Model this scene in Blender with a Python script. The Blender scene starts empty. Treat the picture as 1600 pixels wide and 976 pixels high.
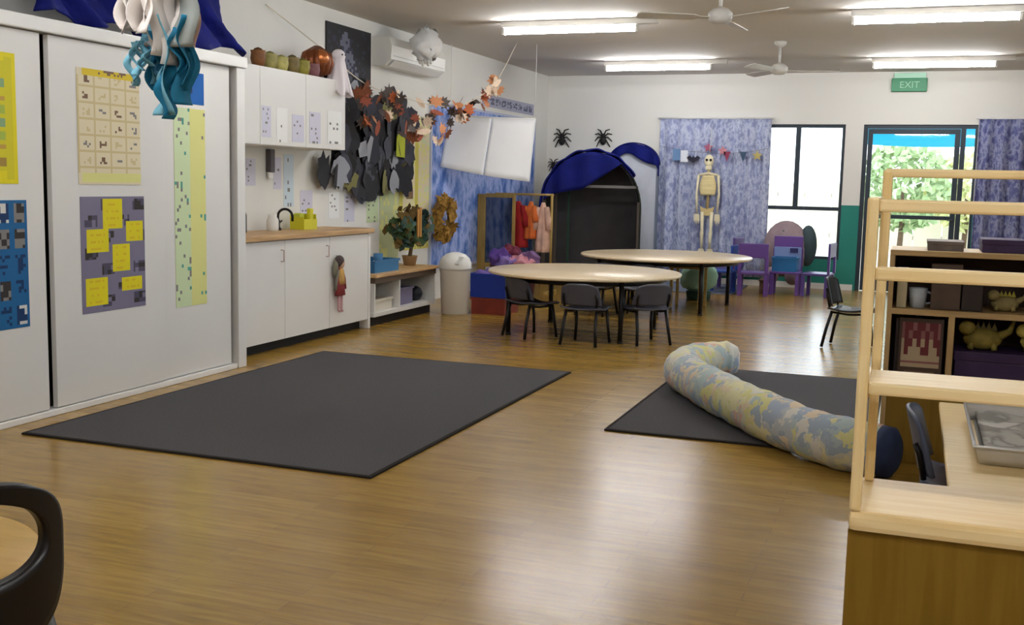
import bpy, bmesh, math, random
from mathutils import Vector, Matrix
R = math.radians
C = bpy.context.scene.collection
rnd = random.Random(7)

# ---------------------------------------------------------------- materials
def lin(c):
    return tuple(((v / 255.0) / 12.92 if v / 255.0 <= .04045 else ((v / 255.0 + .055) / 1.055) ** 2.4) for v in c)

def mat(name, col, rough=.55, metal=0.0, var=0.0, scale=6.0, bump=0.0, bscale=60.0, spec=.4, coat=0.0, stretch=None):
    m = bpy.data.materials.new(name); m.use_nodes = True
    nt = m.node_tree; N = nt.nodes; L = nt.links
    b = N['Principled BSDF']
    base = lin(col)
    b.inputs['Base Color'].default_value = (*base, 1)
    b.inputs['Roughness'].default_value = rough
    b.inputs['Metallic'].default_value = metal
    b.inputs['Specular IOR Level'].default_value = spec
    b.inputs['Coat Weight'].default_value = coat
    if var > 0 or bump > 0:
        tc = N.new('ShaderNodeTexCoord'); mp = N.new('ShaderNodeMapping')
        L.new(tc.outputs['Object'], mp.inputs['Vector'])
        if stretch: mp.inputs['Scale'].default_value = stretch
    if var > 0:
        n = N.new('ShaderNodeTexNoise'); n.inputs['Scale'].default_value = scale; n.inputs['Detail'].default_value = 4
        L.new(mp.outputs[0], n.inputs['Vector'])
        r = N.new('ShaderNodeValToRGB')
        r.color_ramp.elements[0].position = .3; r.color_ramp.elements[1].position = .7
        r.color_ramp.elements[0].color = (*[max(0, v * (1 - var)) for v in base], 1)
        r.color_ramp.elements[1].color = (*[min(1, v * (1 + var)) for v in base], 1)
        L.new(n.outputs['Fac'], r.inputs['Fac']); L.new(r.outputs['Color'], b.inputs['Base Color'])
    if bump > 0:
        n2 = N.new('ShaderNodeTexNoise'); n2.inputs['Scale'].default_value = bscale; n2.inputs['Detail'].default_value = 3
        L.new(mp.outputs[0], n2.inputs['Vector'])
        bp = N.new('ShaderNodeBump'); bp.inputs['Strength'].default_value = bump; bp.inputs['Distance'].default_value = .01
        L.new(n2.outputs['Fac'], bp.inputs['Height']); L.new(bp.outputs['Normal'], b.inputs['Normal'])
    return m

def emit(name, col, strength):
    m = bpy.data.materials.new(name); m.use_nodes = True
    nt = m.node_tree; nt.nodes.clear()
    o = nt.nodes.new('ShaderNodeOutputMaterial'); e = nt.nodes.new('ShaderNodeEmission')
    e.inputs['Color'].default_value = (*lin(col), 1); e.inputs['Strength'].default_value = strength
    nt.links.new(e.outputs[0], o.inputs[0]); return m

def glass(name, tint=(250, 253, 255)):
    m = bpy.data.materials.new(name); m.use_nodes = True
    nt = m.node_tree; nt.nodes.clear(); N = nt.nodes; L = nt.links
    o = N.new('ShaderNodeOutputMaterial'); t = N.new('ShaderNodeBsdfTransparent'); g = N.new('ShaderNodeBsdfGlossy')
    t.inputs['Color'].default_value = (*lin(tint), 1); g.inputs['Roughness'].default_value = .02
    f = N.new('ShaderNodeFresnel'); f.inputs['IOR'].default_value = 1.45
    mx = N.new('ShaderNodeMixShader')
    L.new(f.outputs[0], mx.inputs[0]); L.new(t.outputs[0], mx.inputs[1]); L.new(g.outputs[0], mx.inputs[2]); L.new(mx.outputs[0], o.inputs[0])
    return m

def patches(name, cols, scale=5.0, rough=.8, soft=False, stretch=(1, 1, 1), distort=.6, bump=0.0):
    """irregular cells of several flat colours (printed cloth, crayon art)"""
    m = bpy.data.materials.new(name); m.use_nodes = True
    nt = m.node_tree; N = nt.nodes; L = nt.links; b = N['Principled BSDF']
    b.inputs['Roughness'].default_value = rough; b.inputs['Specular IOR Level'].default_value = .2
    tc = N.new('ShaderNodeTexCoord'); mp = N.new('ShaderNodeMapping'); mp.inputs['Scale'].default_value = stretch
    L.new(tc.outputs['Object'], mp.inputs['Vector'])
    ns = N.new('ShaderNodeTexNoise'); ns.inputs['Scale'].default_value = scale * .8; ns.inputs['Detail'].default_value = 3
    L.new(mp.outputs[0], ns.inputs['Vector'])
    mixv = N.new('ShaderNodeMix'); mixv.data_type = 'VECTOR'; mixv.inputs['Factor'].default_value = distort * .25
    L.new(mp.outputs[0], mixv.inputs[4]); L.new(ns.outputs['Color'], mixv.inputs[5])
    v = N.new('ShaderNodeTexVoronoi'); v.inputs['Scale'].default_value = scale
    if soft:
        v.feature = 'SMOOTH_F1'; v.inputs['Smoothness'].default_value = .5
    L.new(mixv.outputs[1], v.inputs['Vector'])
    sep = N.new('ShaderNodeSeparateColor'); L.new(v.outputs['Color'], sep.inputs[0])
    r = N.new('ShaderNodeValToRGB'); r.color_ramp.interpolation = 'LINEAR' if soft else 'CONSTANT'
    el = r.color_ramp.elements
    while len(el) < len(cols): el.new(.5)
    for i, c in enumerate(cols):
        el[i].position = i / len(cols); el[i].color = (*lin(c), 1)
    L.new(sep.outputs[0], r.inputs['Fac']); L.new(r.outputs['Color'], b.inputs['Base Color'])
    if bump > 0:
        bp = N.new('ShaderNodeBump'); bp.inputs['Strength'].default_value = bump; bp.inputs['Distance'].default_value = .02
        L.new(ns.outputs['Fac'], bp.inputs['Height']); L.new(bp.outputs['Normal'], b.inputs['Normal'])
    return m

def mottle(name, cols, scale=10.0, rough=.85, stretch=(1, 1, 1), detail=4.0, lo=.32, hi=.68):
    """printed cloth or crayon art: soft blotches running through several colours"""
    m = bpy.data.materials.new(name); m.use_nodes = True
    nt = m.node_tree; N = nt.nodes; L = nt.links; b = N['Principled BSDF']
    b.inputs['Roughness'].default_value = rough; b.inputs['Specular IOR Level'].default_value = .2
    tc = N.new('ShaderNodeTexCoord'); mp = N.new('ShaderNodeMapping'); mp.inputs['Scale'].default_value = stretch
    n = N.new('ShaderNodeTexNoise'); n.inputs['Scale'].default_value = scale; n.inputs['Detail'].default_value = detail; n.inputs['Roughness'].default_value = .6
    r = N.new('ShaderNodeValToRGB'); el = r.color_ramp.elements
    while len(el) < len(cols): el.new(.5)
    for i, c in enumerate(cols):
        el[i].position = lo + (hi - lo) * i / (len(cols) - 1); el[i].color = (*lin(c), 1)
    L.new(tc.outputs['Object'], mp.inputs['Vector']); L.new(mp.outputs[0], n.inputs['Vector']); L.new(n.outputs['Fac'], r.inputs['Fac']); L.new(r.outputs['Color'], b.inputs['Base Color'])
    return m

def wood(name, c1, c2, stretch=(2, 30, 30), rough=.45, spec=.4):
    m = bpy.data.materials.new(name); m.use_nodes = True
    nt = m.node_tree; N = nt.nodes; L = nt.links; b = N['Principled BSDF']
    b.inputs['Roughness'].default_value = rough; b.inputs['Specular IOR Level'].default_value = spec
    tc = N.new('ShaderNodeTexCoord'); mp = N.new('ShaderNodeMapping'); mp.inputs['Scale'].default_value = stretch
    n = N.new('ShaderNodeTexNoise'); n.inputs['Scale'].default_value = 1.0; n.inputs['Detail'].default_value = 5; n.inputs['Distortion'].default_value = .6
    r = N.new('ShaderNodeValToRGB'); r.color_ramp.elements[0].position = .35; r.color_ramp.elements[1].position = .65
    r.color_ramp.elements[0].color = (*lin(c1), 1); r.color_ramp.elements[1].color = (*lin(c2), 1)
    L.new(tc.outputs['Object'], mp.inputs['Vector']); L.new(mp.outputs[0], n.inputs['Vector'])
    L.new(n.outputs['Fac'], r.inputs['Fac']); L.new(r.outputs['Color'], b.inputs['Base Color'])
    return m

# ---------------------------------------------------------------- mesh builder
class MB:
    def __init__(s): s.bm = bmesh.new(); s.smooth = False
    def _mark(s, fs, m, sm=False):
        for f in fs: f.material_index = m; f.smooth = sm
    def box(s, c, d, rot=None, m=0, bev=0.0):
        r = bmesh.ops.create_cube(s.bm, size=1.0); vs = r['verts']
        for v in vs: v.co = Vector((v.co.x * d[0], v.co.y * d[1], v.co.z * d[2]))
        fs = set(f for v in vs for f in v.link_faces)
        s._mark(fs, m)
        if bev > 0:
            es = list(set(e for v in vs for e in v.link_edges))
            rr = bmesh.ops.bevel(s.bm, geom=es, offset=min(bev, min(d) * .45), segments=2, affect='EDGES', profile=.6)
            vs = list(set(v for f in rr['faces'] for v in f.verts) | set(v for v in vs if v.is_valid))
            for v in list(vs):
                for f in v.link_faces: f.material_index = m
            allv = set(vs)
            for v in list(vs):
                for f in v.link_faces: allv.update(f.verts)
            vs = list(allv)
        M4 = Matrix.Translation(Vector(c))
        if rot is not None: M4 = M4 @ (rot if isinstance(rot, Matrix) else Matrix.Rotation(rot[1], 4, rot[0]))
        for v in vs: v.co = M4 @ v.co
        return s
    def bx(s, x0, x1, y0, y1, z0, z1, m=0, bev=0.0):
        return s.box(((x0 + x1) / 2, (y0 + y1) / 2, (z0 + z1) / 2), (abs(x1 - x0), abs(y1 - y0), abs(z1 - z0)), m=m, bev=bev)
    def tube(s, pts, r, seg=10, m=0, cap=True, flat=1.0):
        pts = [Vector(p) for p in pts]; n = len(pts)
        rs = r if isinstance(r, (list, tuple)) else [r] * n
        rings = []; up = None
        for i, p in enumerate(pts):
            t = (pts[min(i + 1, n - 1)] - pts[max(i - 1, 0)]).normalized()
            if up is None:
                up = Vector((0, 0, 1)) if abs(t.z) < .9 else Vector((1, 0, 0))
            a = t.cross(up).normalized(); b = a.cross(t).normalized(); up = b
            rings.append([s.bm.verts.new(p + (a * math.cos(2 * math.pi * k / seg) + b * math.sin(2 * math.pi * k / seg) * flat) * rs[i]) for k in range(seg)])
        fs = []
        for i in range(n - 1):
            for k in range(seg):
                fs.append(s.bm.faces.new((rings[i][k], rings[i][(k + 1) % seg], rings[i + 1][(k + 1) % seg], rings[i + 1][k])))
        s._mark(fs, m, True)
        if cap:
            s._mark([s.bm.faces.new(rings[0][::-1]), s.bm.faces.new(rings[-1])], m)
        return s
    def lathe(s, prof, c=(0, 0, 0), seg=24, m=0, ax=None, sx=1.0, sy=1.0):
        c = Vector(c); rings = []
        Mx = ax if ax is not None else Matrix.Identity(3)
        for (r, z) in prof:
            if r < 1e-5: rings.append([s.bm.verts.new(c + Mx @ Vector((0, 0, z)))])
            else: rings.append([s.bm.verts.new(c + Mx @ Vector((r * sx * math.cos(2 * math.pi * k / seg), r * sy * math.sin(2 * math.pi * k / seg), z))) for k in range(seg)])
        fs = []
        for a, b in zip(rings, rings[1:]):
            if len(a) == 1 and len(b) == 1: continue
            for k in range(seg):
                k2 = (k + 1) % seg
                if len(a) == 1: fs.append(s.bm.faces.new((a[0], b[k2], b[k])))
                elif len(b) == 1: fs.append(s.bm.faces.new((a[k], a[k2], b[0])))
                else: fs.append(s.bm.faces.new((a[k], a[k2], b[k2], b[k])))
        s._mark(fs, m, True)
        for e, rev in ((rings[0], True), (rings[-1], False)):
            if len(e) > 1: s._mark([s.bm.faces.new(e[::-1] if rev else e)], m)
        return s
    def ball(s, c, r, m=0, seg=16, sc=(1, 1, 1)):
        n = seg // 2
        prof = [(math.sin(math.pi * i / n) * r, -math.cos(math.pi * i / n) * r * sc[2]) for i in range(n + 1)]
        prof[0] = (0, prof[0][1]); prof[-1] = (0, prof[-1][1])
        return s.lathe(prof, c, seg, m, sx=sc[0], sy=sc[1])
    def prism(s, poly, o, u, v, t, m=0):
        """polygon (2-D) in the plane o + a*u + b*v, thickness t along u x v"""
        o, u, v = Vector(o), Vector(u), Vector(v); n = u.cross(v).normalized() * t
        A = [s.bm.verts.new(o + u * a + v * b) for a, b in poly]
        B = [s.bm.verts.new(o + u * a + v * b + n) for a, b in poly]
        k = len(poly); fs = [s.bm.faces.new(A[::-1]), s.bm.faces.new(B)]
        for i in range(k): fs.append(s.bm.faces.new((A[i], A[(i + 1) % k], B[(i + 1) % k], B[i])))
        s._mark(fs, m); return s
    def sheet(s, o, u, v, nu, nv, t, fn, shape=None):
        """thin sheet of nu x nv cells; fn(i, j) -> material index of the cell; front is u x v"""
        o, u, v = Vector(o), Vector(u), Vector(v); n = u.cross(v).normalized()
        P = lambda i, j: o + u * (i / nu) + v * (j / nv) + (n * shape(i / nu, j / nv) if shape else Vector((0, 0, 0)))
        F = [[s.bm.verts.new(P(i, j) + n * t) for j in range(nv + 1)] for i in range(nu + 1)]
        Bk = [[s.bm.verts.new(P(i, j)) for j in range(nv + 1)] for i in range(nu + 1)]
        for i in range(nu):
            for j in range(nv):
                f = s.bm.faces.new((F[i][j], F[i + 1][j], F[i + 1][j + 1], F[i][j + 1])); f.material_index = fn(i, j); f.smooth = shape is not None
                f = s.bm.faces.new((Bk[i][j], Bk[i][j + 1], Bk[i + 1][j + 1], Bk[i + 1][j])); f.smooth = shape is not None
        for i in range(nu):
            s.bm.faces.new((Bk[i][0], Bk[i + 1][0], F[i + 1][0], F[i][0])); s.bm.faces.new((F[i][nv], F[i + 1][nv], Bk[i + 1][nv], Bk[i][nv]))
        for j in range(nv):
            s.bm.faces.new((F[0][j], F[0][j + 1], Bk[0][j + 1], Bk[0][j])); s.bm.faces.new((Bk[nu][j], Bk[nu][j + 1], F[nu][j + 1], F[nu][j]))
        return s
    def surf(s, fn, nu, nv, t=0.003, m=0, closed_u=False):
        """curved cloth: fn(a, b) -> point, a, b in 0..1, given a thickness"""
        P = [[Vector(fn(i / nu, j / nv)) for j in range(nv + 1)] for i in range(nu + 1)]
        def nor(i, j):
            a = P[min(i + 1, nu)][j] - P[max(i - 1, 0)][j]; b = P[i][min(j + 1, nv)] - P[i][max(j - 1, 0)]
            n = a.cross(b); return n.normalized() if n.length > 1e-9 else Vector((0, 0, 1))
        F = [[s.bm.verts.new(P[i][j] + nor(i, j) * t / 2) for j in range(nv + 1)] for i in range(nu + 1)]
        B = [[s.bm.verts.new(P[i][j] - nor(i, j) * t / 2) for j in range(nv + 1)] for i in range(nu + 1)]
        fs = []
        for i in range(nu):
            for j in range(nv):
                fs.append(s.bm.faces.new((F[i][j], F[i + 1][j], F[i + 1][j + 1], F[i][j + 1])))
                fs.append(s.bm.faces.new((B[i][j], B[i][j + 1], B[i + 1][j + 1], B[i + 1][j])))
        for i in range(nu):
            fs.append(s.bm.faces.new((B[i][0], B[i + 1][0], F[i + 1][0], F[i][0]))); fs.append(s.bm.faces.new((F[i][nv], F[i + 1][nv], B[i + 1][nv], B[i][nv])))
        for j in range(nv):
            fs.append(s.bm.faces.new((F[0][j], F[0][j + 1], B[0][j + 1], B[0][j]))); fs.append(s.bm.faces.new((B[nu][j], B[nu][j + 1], F[nu][j + 1], F[nu][j])))
        s._mark(fs, m, True); return s
    def build(s, name, mats, parent=None, world=True):
        """parent given: a part. world=True: vertices were written in room coordinates"""
        if not isinstance(mats, (list, tuple)): mats = [mats]
        bmesh.ops.recalc_face_normals(s.bm, faces=s.bm.faces[:]) if len(mats) == 1 else None
        off = Vector((0, 0, 0))
        if world:
            if parent is not None:
                p = parent
                while p is not None: off += p.location; p = p.parent
            else:
                xs = [v.co for v in s.bm.verts]
                off = Vector(((min(v.x for v in xs) + max(v.x for v in xs)) / 2, (min(v.y for v in xs) + max(v.y for v in xs)) / 2, min(v.z for v in xs)))
            for v in s.bm.verts: v.co -= off
        me = bpy.data.meshes.new(name); s.bm.to_mesh(me); s.bm.free()
        for m in mats: me.materials.append(m)
        o = bpy.data.objects.new(name, me); C.objects.link(o)
        if parent is not None: o.parent = parent
        elif world: o.location = off
        return o

def tag(o, label, cat, group=None):
    o['label'] = label; o['category'] = cat
    if group: o['group'] = group
    return o
def thing(name, label, cat, loc=(0, 0, 0), rz=0.0, group=None):
    o = bpy.data.objects.new(name, None); C.objects.link(o); o.empty_display_size = .1
    o.location = loc; o.rotation_euler = (0, 0, rz)
    return tag(o, label, cat, group)
def struct(o): o['kind'] = 'structure'; return o
def kids(o): return [c for c in bpy.data.objects if c.parent == o]
def dup(root, loc, rz, label, group=None, swap=None):
    def cp(o, par):
        c = o.copy(); C.objects.link(c)
        if par is not None: c.parent = par
        for ch in kids(o): cp(ch, c)
        return c
    r = cp(root, None); r.location = loc; r.rotation_euler = (0, 0, rz); r['label'] = label
    if group: r['group'] = group
    return r

# ---------------------------------------------------------------- palette
M = {}
M['wall'] = mat('wall_paint', (226, 224, 218), .7, var=.02, scale=2)
M['ceil'] = mat('ceiling_board', (208, 203, 196), .85, var=.02, scale=1.5)
M['white_lam'] = mat('white_laminate', (224, 222, 218), .4, var=.015, scale=2)
M['white_trim'] = mat('white_trim', (232, 231, 228), .45)
M['white_plastic'] = mat('white_plastic', (228, 226, 220), .4)
M['offwhite'] = mat('cream_plastic', (212, 205, 192), .45)
M['black_gap'] = mat('dark_gap', (58, 56, 54), .8)
M['black'] = mat('black_paint', (18, 17, 17), .6)
M['teal'] = mat('teal_paint', (30, 122, 112), .6)
M['slate'] = mat('slate_aluminium', (46, 56, 66), .45, metal=.2)
M['glass'] = glass('window_glass')
M['benchwood'] = wood('bench_timber', (176, 138, 92), (206, 170, 122), (30, 2, 30))
M['pine'] = wood('pale_pine', (238, 208, 148), (248, 224, 172), (3, 40, 40), .5)
M['pine_v'] = wood('pale_pine_upright', (236, 206, 144), (247, 222, 168), (40, 40, 3), .4)
M['ply'] = wood('yellow_plywood', (124, 95, 26), (134, 104, 34), (40, 40, 3), .55, .25)
M['table'] = wood('pale_tabletop', (214, 192, 156), (228, 208, 174), (3, 25, 25), .3)
M['dark_metal'] = mat('dark_metal', (28, 26, 26), .4, metal=.5)
M['chair_grey'] = mat('charcoal_plastic', (66, 66, 76), .4)
M['chair_black'] = mat('black_plastic', (22, 21, 24), .35, spec=.5)
M['grey_metal'] = mat('grey_metal_tube', (110, 108, 108), .35, metal=.7)
M['rug'] = mat('charcoal_carpet', (84, 82, 84), .95, var=.12, scale=90, bump=.5, bscale=300, spec=.1)
M['rugedge'] = mat('dark_carpet_binding', (44, 40, 38), .9, spec=.1)
M['blue_cloth'] = mat('royal_blue_cloth', (10, 20, 100), .75, var=.25, scale=5, bump=.15, bscale=18, spec=.2)
# ================================================================ ROOM
XL, XR, YB, YF, ZC = -5.12, 4.2, 15.3, -2.4, 2.89

def floor_mat():
    m = bpy.data.materials.new('vinyl_plank_floor'); m.use_nodes = True
    nt = m.node_tree; N = nt.nodes; L = nt.links; b = N['Principled BSDF']
    tc = N.new('ShaderNodeTexCoord'); mp = N.new('ShaderNodeMapping')
    L.new(tc.outputs['Object'], mp.inputs['Vector'])
    br = N.new('ShaderNodeTexBrick'); br.inputs['Scale'].default_value = 1.0
    br.inputs['Brick Width'].default_value = .9; br.inputs['Row Height'].default_value = .075
    br.inputs['Mortar Size'].default_value = .0012; br.inputs['Mortar Smooth'].default_value = .3
    br.inputs['Color1'].default_value = (*lin((156, 121, 50)), 1); br.inputs['Color2'].default_value = (*lin((170, 135, 60)), 1)
    br.inputs['Mortar'].default_value = (*lin((134, 102, 62)), 1)
    L.new(mp.outputs[0], br.inputs['Vector'])
    m2 = N.new('ShaderNodeMapping'); m2.inputs['Scale'].default_value = (3, 26, 1); L.new(tc.outputs['Object'], m2.inputs['Vector'])
    n = N.new('ShaderNodeTexNoise'); n.inputs['Scale'].default_value = 1.6; n.inputs['Detail'].default_value = 5; n.inputs['Distortion'].default_value = .4
    L.new(m2.outputs[0], n.inputs['Vector'])
    r = N.new('ShaderNodeValToRGB'); r.color_ramp.elements[0].position = .3; r.color_ramp.elements[1].position = .72
    r.color_ramp.elements[0].color = (.74, .72, .70, 1); r.color_ramp.elements[1].color = (1.06, 1.05, 1.03, 1)
    L.new(n.outputs['Fac'], r.inputs['Fac'])
    mx = N.new('ShaderNodeMix'); mx.data_type = 'RGBA'; mx.blend_type = 'MULTIPLY'; mx.inputs[0].default_value = 1
    L.new(br.outputs['Color'], mx.inputs[6]); L.new(r.outputs['Color'], mx.inputs[7]); L.new(mx.outputs[2], b.inputs['Base Color'])
    b.inputs['Roughness'].default_value = FLOOR_ROUGH; b.inputs['Specular IOR Level'].default_value = .42
    bp = N.new('ShaderNodeBump'); bp.inputs['Strength'].default_value = .06; bp.inputs['Distance'].default_value = .01
    L.new(n.outputs['Fac'], bp.inputs['Height']); L.new(bp.outputs['Normal'], b.inputs['Normal'])
    return m
FLOOR_ROUGH = .235
struct(MB().bx(XL - .1, XR + .1, YF - .1, YB + .1, -.08, 0).build('floor', floor_mat()))
struct(MB().bx(XL - .1, XR + .1, YF - .1, YB + .1, ZC, ZC + .1).build('ceiling', M['ceil']))
struct(MB().bx(XL - .1, XL, YF - .1, YB + .1, 0, ZC).build('wall_left', M['wall']))
w = MB()      # two unseen windows added in the right hand wall for fill light
for ya, yb_, za, zb in ((YF - .1, 5.6, 0, ZC), (5.6, 8.0, 0, .6), (5.6, 8.0, 2.35, ZC), (8.0, 8.8, 0, ZC), (8.8, 11.2, 0, .6), (8.8, 11.2, 2.35, ZC), (11.2, YB + .1, 0, ZC)): w.bx(XR, XR + .1, ya, yb_, za, zb)
bmesh.ops.remove_doubles(w.bm, verts=w.bm.verts[:], dist=1e-4)
struct(w.build('wall_right', M['wall']))
for k_, ya in ((2, 5.6), (3, 8.8)):  # frames and glass of the added windows that brighten the left cupboards
    f = MB()
    for a in ((ya, ya + 2.4, 2.305, 2.35), (ya, ya + 2.4, .6, .645), (ya, ya + .045, .645, 2.305), (ya + 2.355, ya + 2.4, .645, 2.305), (ya + 1.18, ya + 1.22, .645, 2.305)): f.bx(XR + .02, XR + .08, a[0], a[1], a[2], a[3])
    wn = struct(f.build('window_%d' % k_, M['slate']))
    for a, b in ((ya + .045, ya + 1.18), (ya + 1.22, ya + 2.355)): MB().bx(XR + .048, XR + .053, a, b, .645, 2.305).build('pane', M['glass'], wn)
struct(MB().bx(XL, XR, YF - .1, YF, 0, ZC).build('wall_front', M['wall']))

# back wall: openings for the window and the glazed door; teal dado below 1.15 m
WX0, WX1, WZ0, WZ1 = -2.95, -.93, .40, 2.21
DX0, DX1, DZ1 = -.70, .70, 2.21
def dado():
    m = mat('wall_paint_with_teal_dado', (226, 224, 218), .65)
    nt = m.node_tree; N = nt.nodes; L = nt.links; b = N['Principled BSDF']
    tc = N.new('ShaderNodeTexCoord'); s = N.new('ShaderNodeSeparateXYZ'); L.new(tc.outputs['Object'], s.inputs[0])
    g = N.new('ShaderNodeMath'); g.operation = 'GREATER_THAN'; g.inputs[1].default_value = 1.14; L.new(s.outputs['Z'], g.inputs[0])
    mx = N.new('ShaderNodeMix'); mx.data_type = 'RGBA'
    L.new(g.outputs[0], mx.inputs[0]); mx.inputs[6].default_value = (*lin((34, 128, 116)), 1); mx.inputs[7].default_value = (*lin((226, 224, 218)), 1)
    L.new(mx.outputs[2], b.inputs['Base Color']); return m
w = MB()
for x0, x1, z0, z1 in ((XL, WX0, 0, ZC), (WX0, WX1, 0, WZ0), (WX0, WX1, WZ1, ZC), (WX1, DX0, 0, ZC), (DX0, DX1, DZ1, ZC), (DX1, XR, 0, ZC)):
    w.bx(x0, x1, YB, YB + .14, z0, z1)
bmesh.ops.remove_doubles(w.bm, verts=w.bm.verts[:], dist=1e-4)
struct(w.build('wall_back', dado()))

# window: slate frame, one mullion above the transom, fixed pane below it
wf = MB()
y0, y1 = YB + .03, YB + .09
for a in ((WX0, WX1, WZ1 - .045, WZ1), (WX0, WX1, WZ0, WZ0 + .04), (WX0, WX0 + .04, WZ0 + .04, WZ1 - .045), (WX1 - .04, WX1, WZ0 + .04, WZ1 - .045), (WX0 + .04, WX1 - .04, 1.06, 1.11)):
    wf.bx(a[0], a[1], y0, y1, a[2], a[3])
for x in (-2.22, -1.54): wf.bx(x - .032, x + .032, y0, y1, 1.11, WZ1 - .045)
win = struct(wf.build('window_1', M['slate']))
for x0, x1, z0, z1 in ((WX0 + .04, -2.25, 1.11, WZ1 - .045), (-2.19, -1.57, 1.11, WZ1 - .045), (-1.51, WX1 - .04, 1.11, WZ1 - .045), (WX0 + .04, WX1 - .04, WZ0 + .04, 1.06)):
    MB().bx(x0, x1, YB + .058, YB + .063, z0, z1).build('pane', M['glass'], win)

# glazed door with a narrow sidelight on its right
df = MB()
for a in ((DX0, DX1, DZ1 - .05, DZ1), (DX0, DX0 + .055, 0, DZ1 - .05), (DX1 - .03, DX1, 0, DZ1 - .05), (.50, .56, 0, DZ1 - .05), (.56, DX1 - .03, 0, .05)):
    df.bx(a[0], a[1], y0, y1, a[2], a[3])
door = struct(df.build('door_1', M['slate']))
lf = MB()
for a in ((DX0 + .06, .495, DZ1 - .12, DZ1 - .055), (DX0 + .06, .495, .01, .16), (DX0 + .06, DX0 + .12, .16, DZ1 - .12), (.43, .495, .16, DZ1 - .12), (DX0 + .12, .43, .98, 1.03)):
    lf.bx(a[0], a[1], y0 + .005, y1 - .005, a[2], a[3])
leaf = lf.build('door_leaf', M['slate'], door)
MB().bx(DX0 + .12, .43, YB + .058, YB + .063, .16, .98).build('pane', M['glass'], leaf)
MB().bx(DX0 + .12, .43, YB + .058, YB + .063, 1.03, DZ1 - .12).build('pane', M['glass'], leaf)
MB().bx(.56, DX1 - .03, YB + .058, YB + .063, .05, DZ1 - .05).build('pane', M['glass'], door)
MB().tube([(.46, YB + .035, .98), (.46, YB - .02, .98), (.40, YB - .02, .98)], .009).build('handle', M['grey_metal'], leaf)

# skirting
struct(MB().bx(XL, XL + .012, 6.6, YB, 0, .09).build('baseboard_left', M['white_trim']))
struct(MB().bx(XL + .012, WX1 + .2, YB - .012, YB, 0, .08).build('baseboard_back', M['white_trim']))

# ================================================================ OUTSIDE the windows
conc = mat('pale_paving', (200, 194, 180), .8, var=.06, scale=2)
struct(MB().bx(-14, 12, YB + .14, 34, -.12, -.03).build('trim_1', conc)); bpy.data.objects['trim_1'].name = 'courtyard_paving'
fen = mat('cream_fence', (206, 198, 176), .8, var=.04, scale=3)
f = MB()
for k in range(40):
    f.bx(-12 + k * .6, -12 + k * .6 + .585, 26.0, 26.05, -.03, 1.45)
f.bx(-12, 12, 26.05, 26.09, .25, .35); f.bx(-12, 12, 26.05, 26.09, 1.15, 1.25)
tag(f.build('boundary_fence', fen), 'cream paling fence across the courtyard seen through the glazed door', 'fence')
sail = mat('turquoise_shade_cloth', (20, 178, 200), .7)
nt = sail.node_tree; b = nt.nodes['Principled BSDF']
tr = nt.nodes.new('ShaderNodeBsdfTranslucent'); tr.inputs['Color'].default_value = (*lin((30, 190, 215)), 1)
ad = nt.nodes.new('ShaderNodeMixShader'); ad.inputs[0].default_value = .6
nt.links.new(b.outputs[0], ad.inputs[1]); nt.links.new(tr.outputs[0], ad.inputs[2]); nt.links.new(ad.outputs[0], nt.nodes['Material Output'].inputs[0])
aw = thing('shade_awning', 'turquoise shade awning outside above the glazed door', 'awning', (0, YB + .15, 0))
MB().surf(lambda a, b: (-.9 + 2.2 * a, YB + .2 + 1.9 * b, 2.44 - .40 * b - .04 * math.sin(a * math.pi)), 10, 6, .006).build('canopy', sail, aw)
for x in (-.85, 1.25): MB().tube([(x, YB + 2.05, -.03), (x, YB + 2.05, 2.06)], .03).build('post', M['grey_metal'], aw)
leafm = [mat('hedge_leaves', (150, 172, 122), .7, var=.2, scale=8), mat('pale_leaves', (200, 204, 146), .7, var=.25, scale=8)]
def bush(x, y, h, w_, mi, label):
    t = thing('garden_bush', label, 'bush', (x, y, -.03), group=None)
    MB().tube([(x, y, -.03), (x + .03, y, h * .35), (x, y, h * .6)], [.06, .05, .03]).build('trunk', mat('bark', (96, 78, 60), .9), t)
    b = MB()
    for k in range(900):
        a, e, rr = rnd.uniform(0, 6.28), rnd.uniform(-1, 1), rnd.uniform(.55, 1) ** .6
        c = Vector((x + w_ * rr * math.cos(a) * math.sqrt(1 - e * e), y + w_ * rr * math.sin(a) * math.sqrt(1 - e * e), h * .62 + h * .38 * rr * e))
        s_ = rnd.uniform(.06, .13); u = Vector((rnd.uniform(-1, 1), rnd.uniform(-1, 1), rnd.uniform(-1, 1))).normalized(); v = u.orthogonal()
        b.prism([(-s_, 0), (0, -s_ * .5), (s_, 0), (0, s_ * .5)], c, u, v, .004)
    b.build('foliage', leafm[mi], t)
bush(-.25, 22.6, 2.3, .95, 0, 'tall green bush outside the glazed door, behind its left side')
bush(1.0, 24.9, 2.15, .85, 1, 'pale yellow green bush outside the glazed door, behind its right side')

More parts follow.
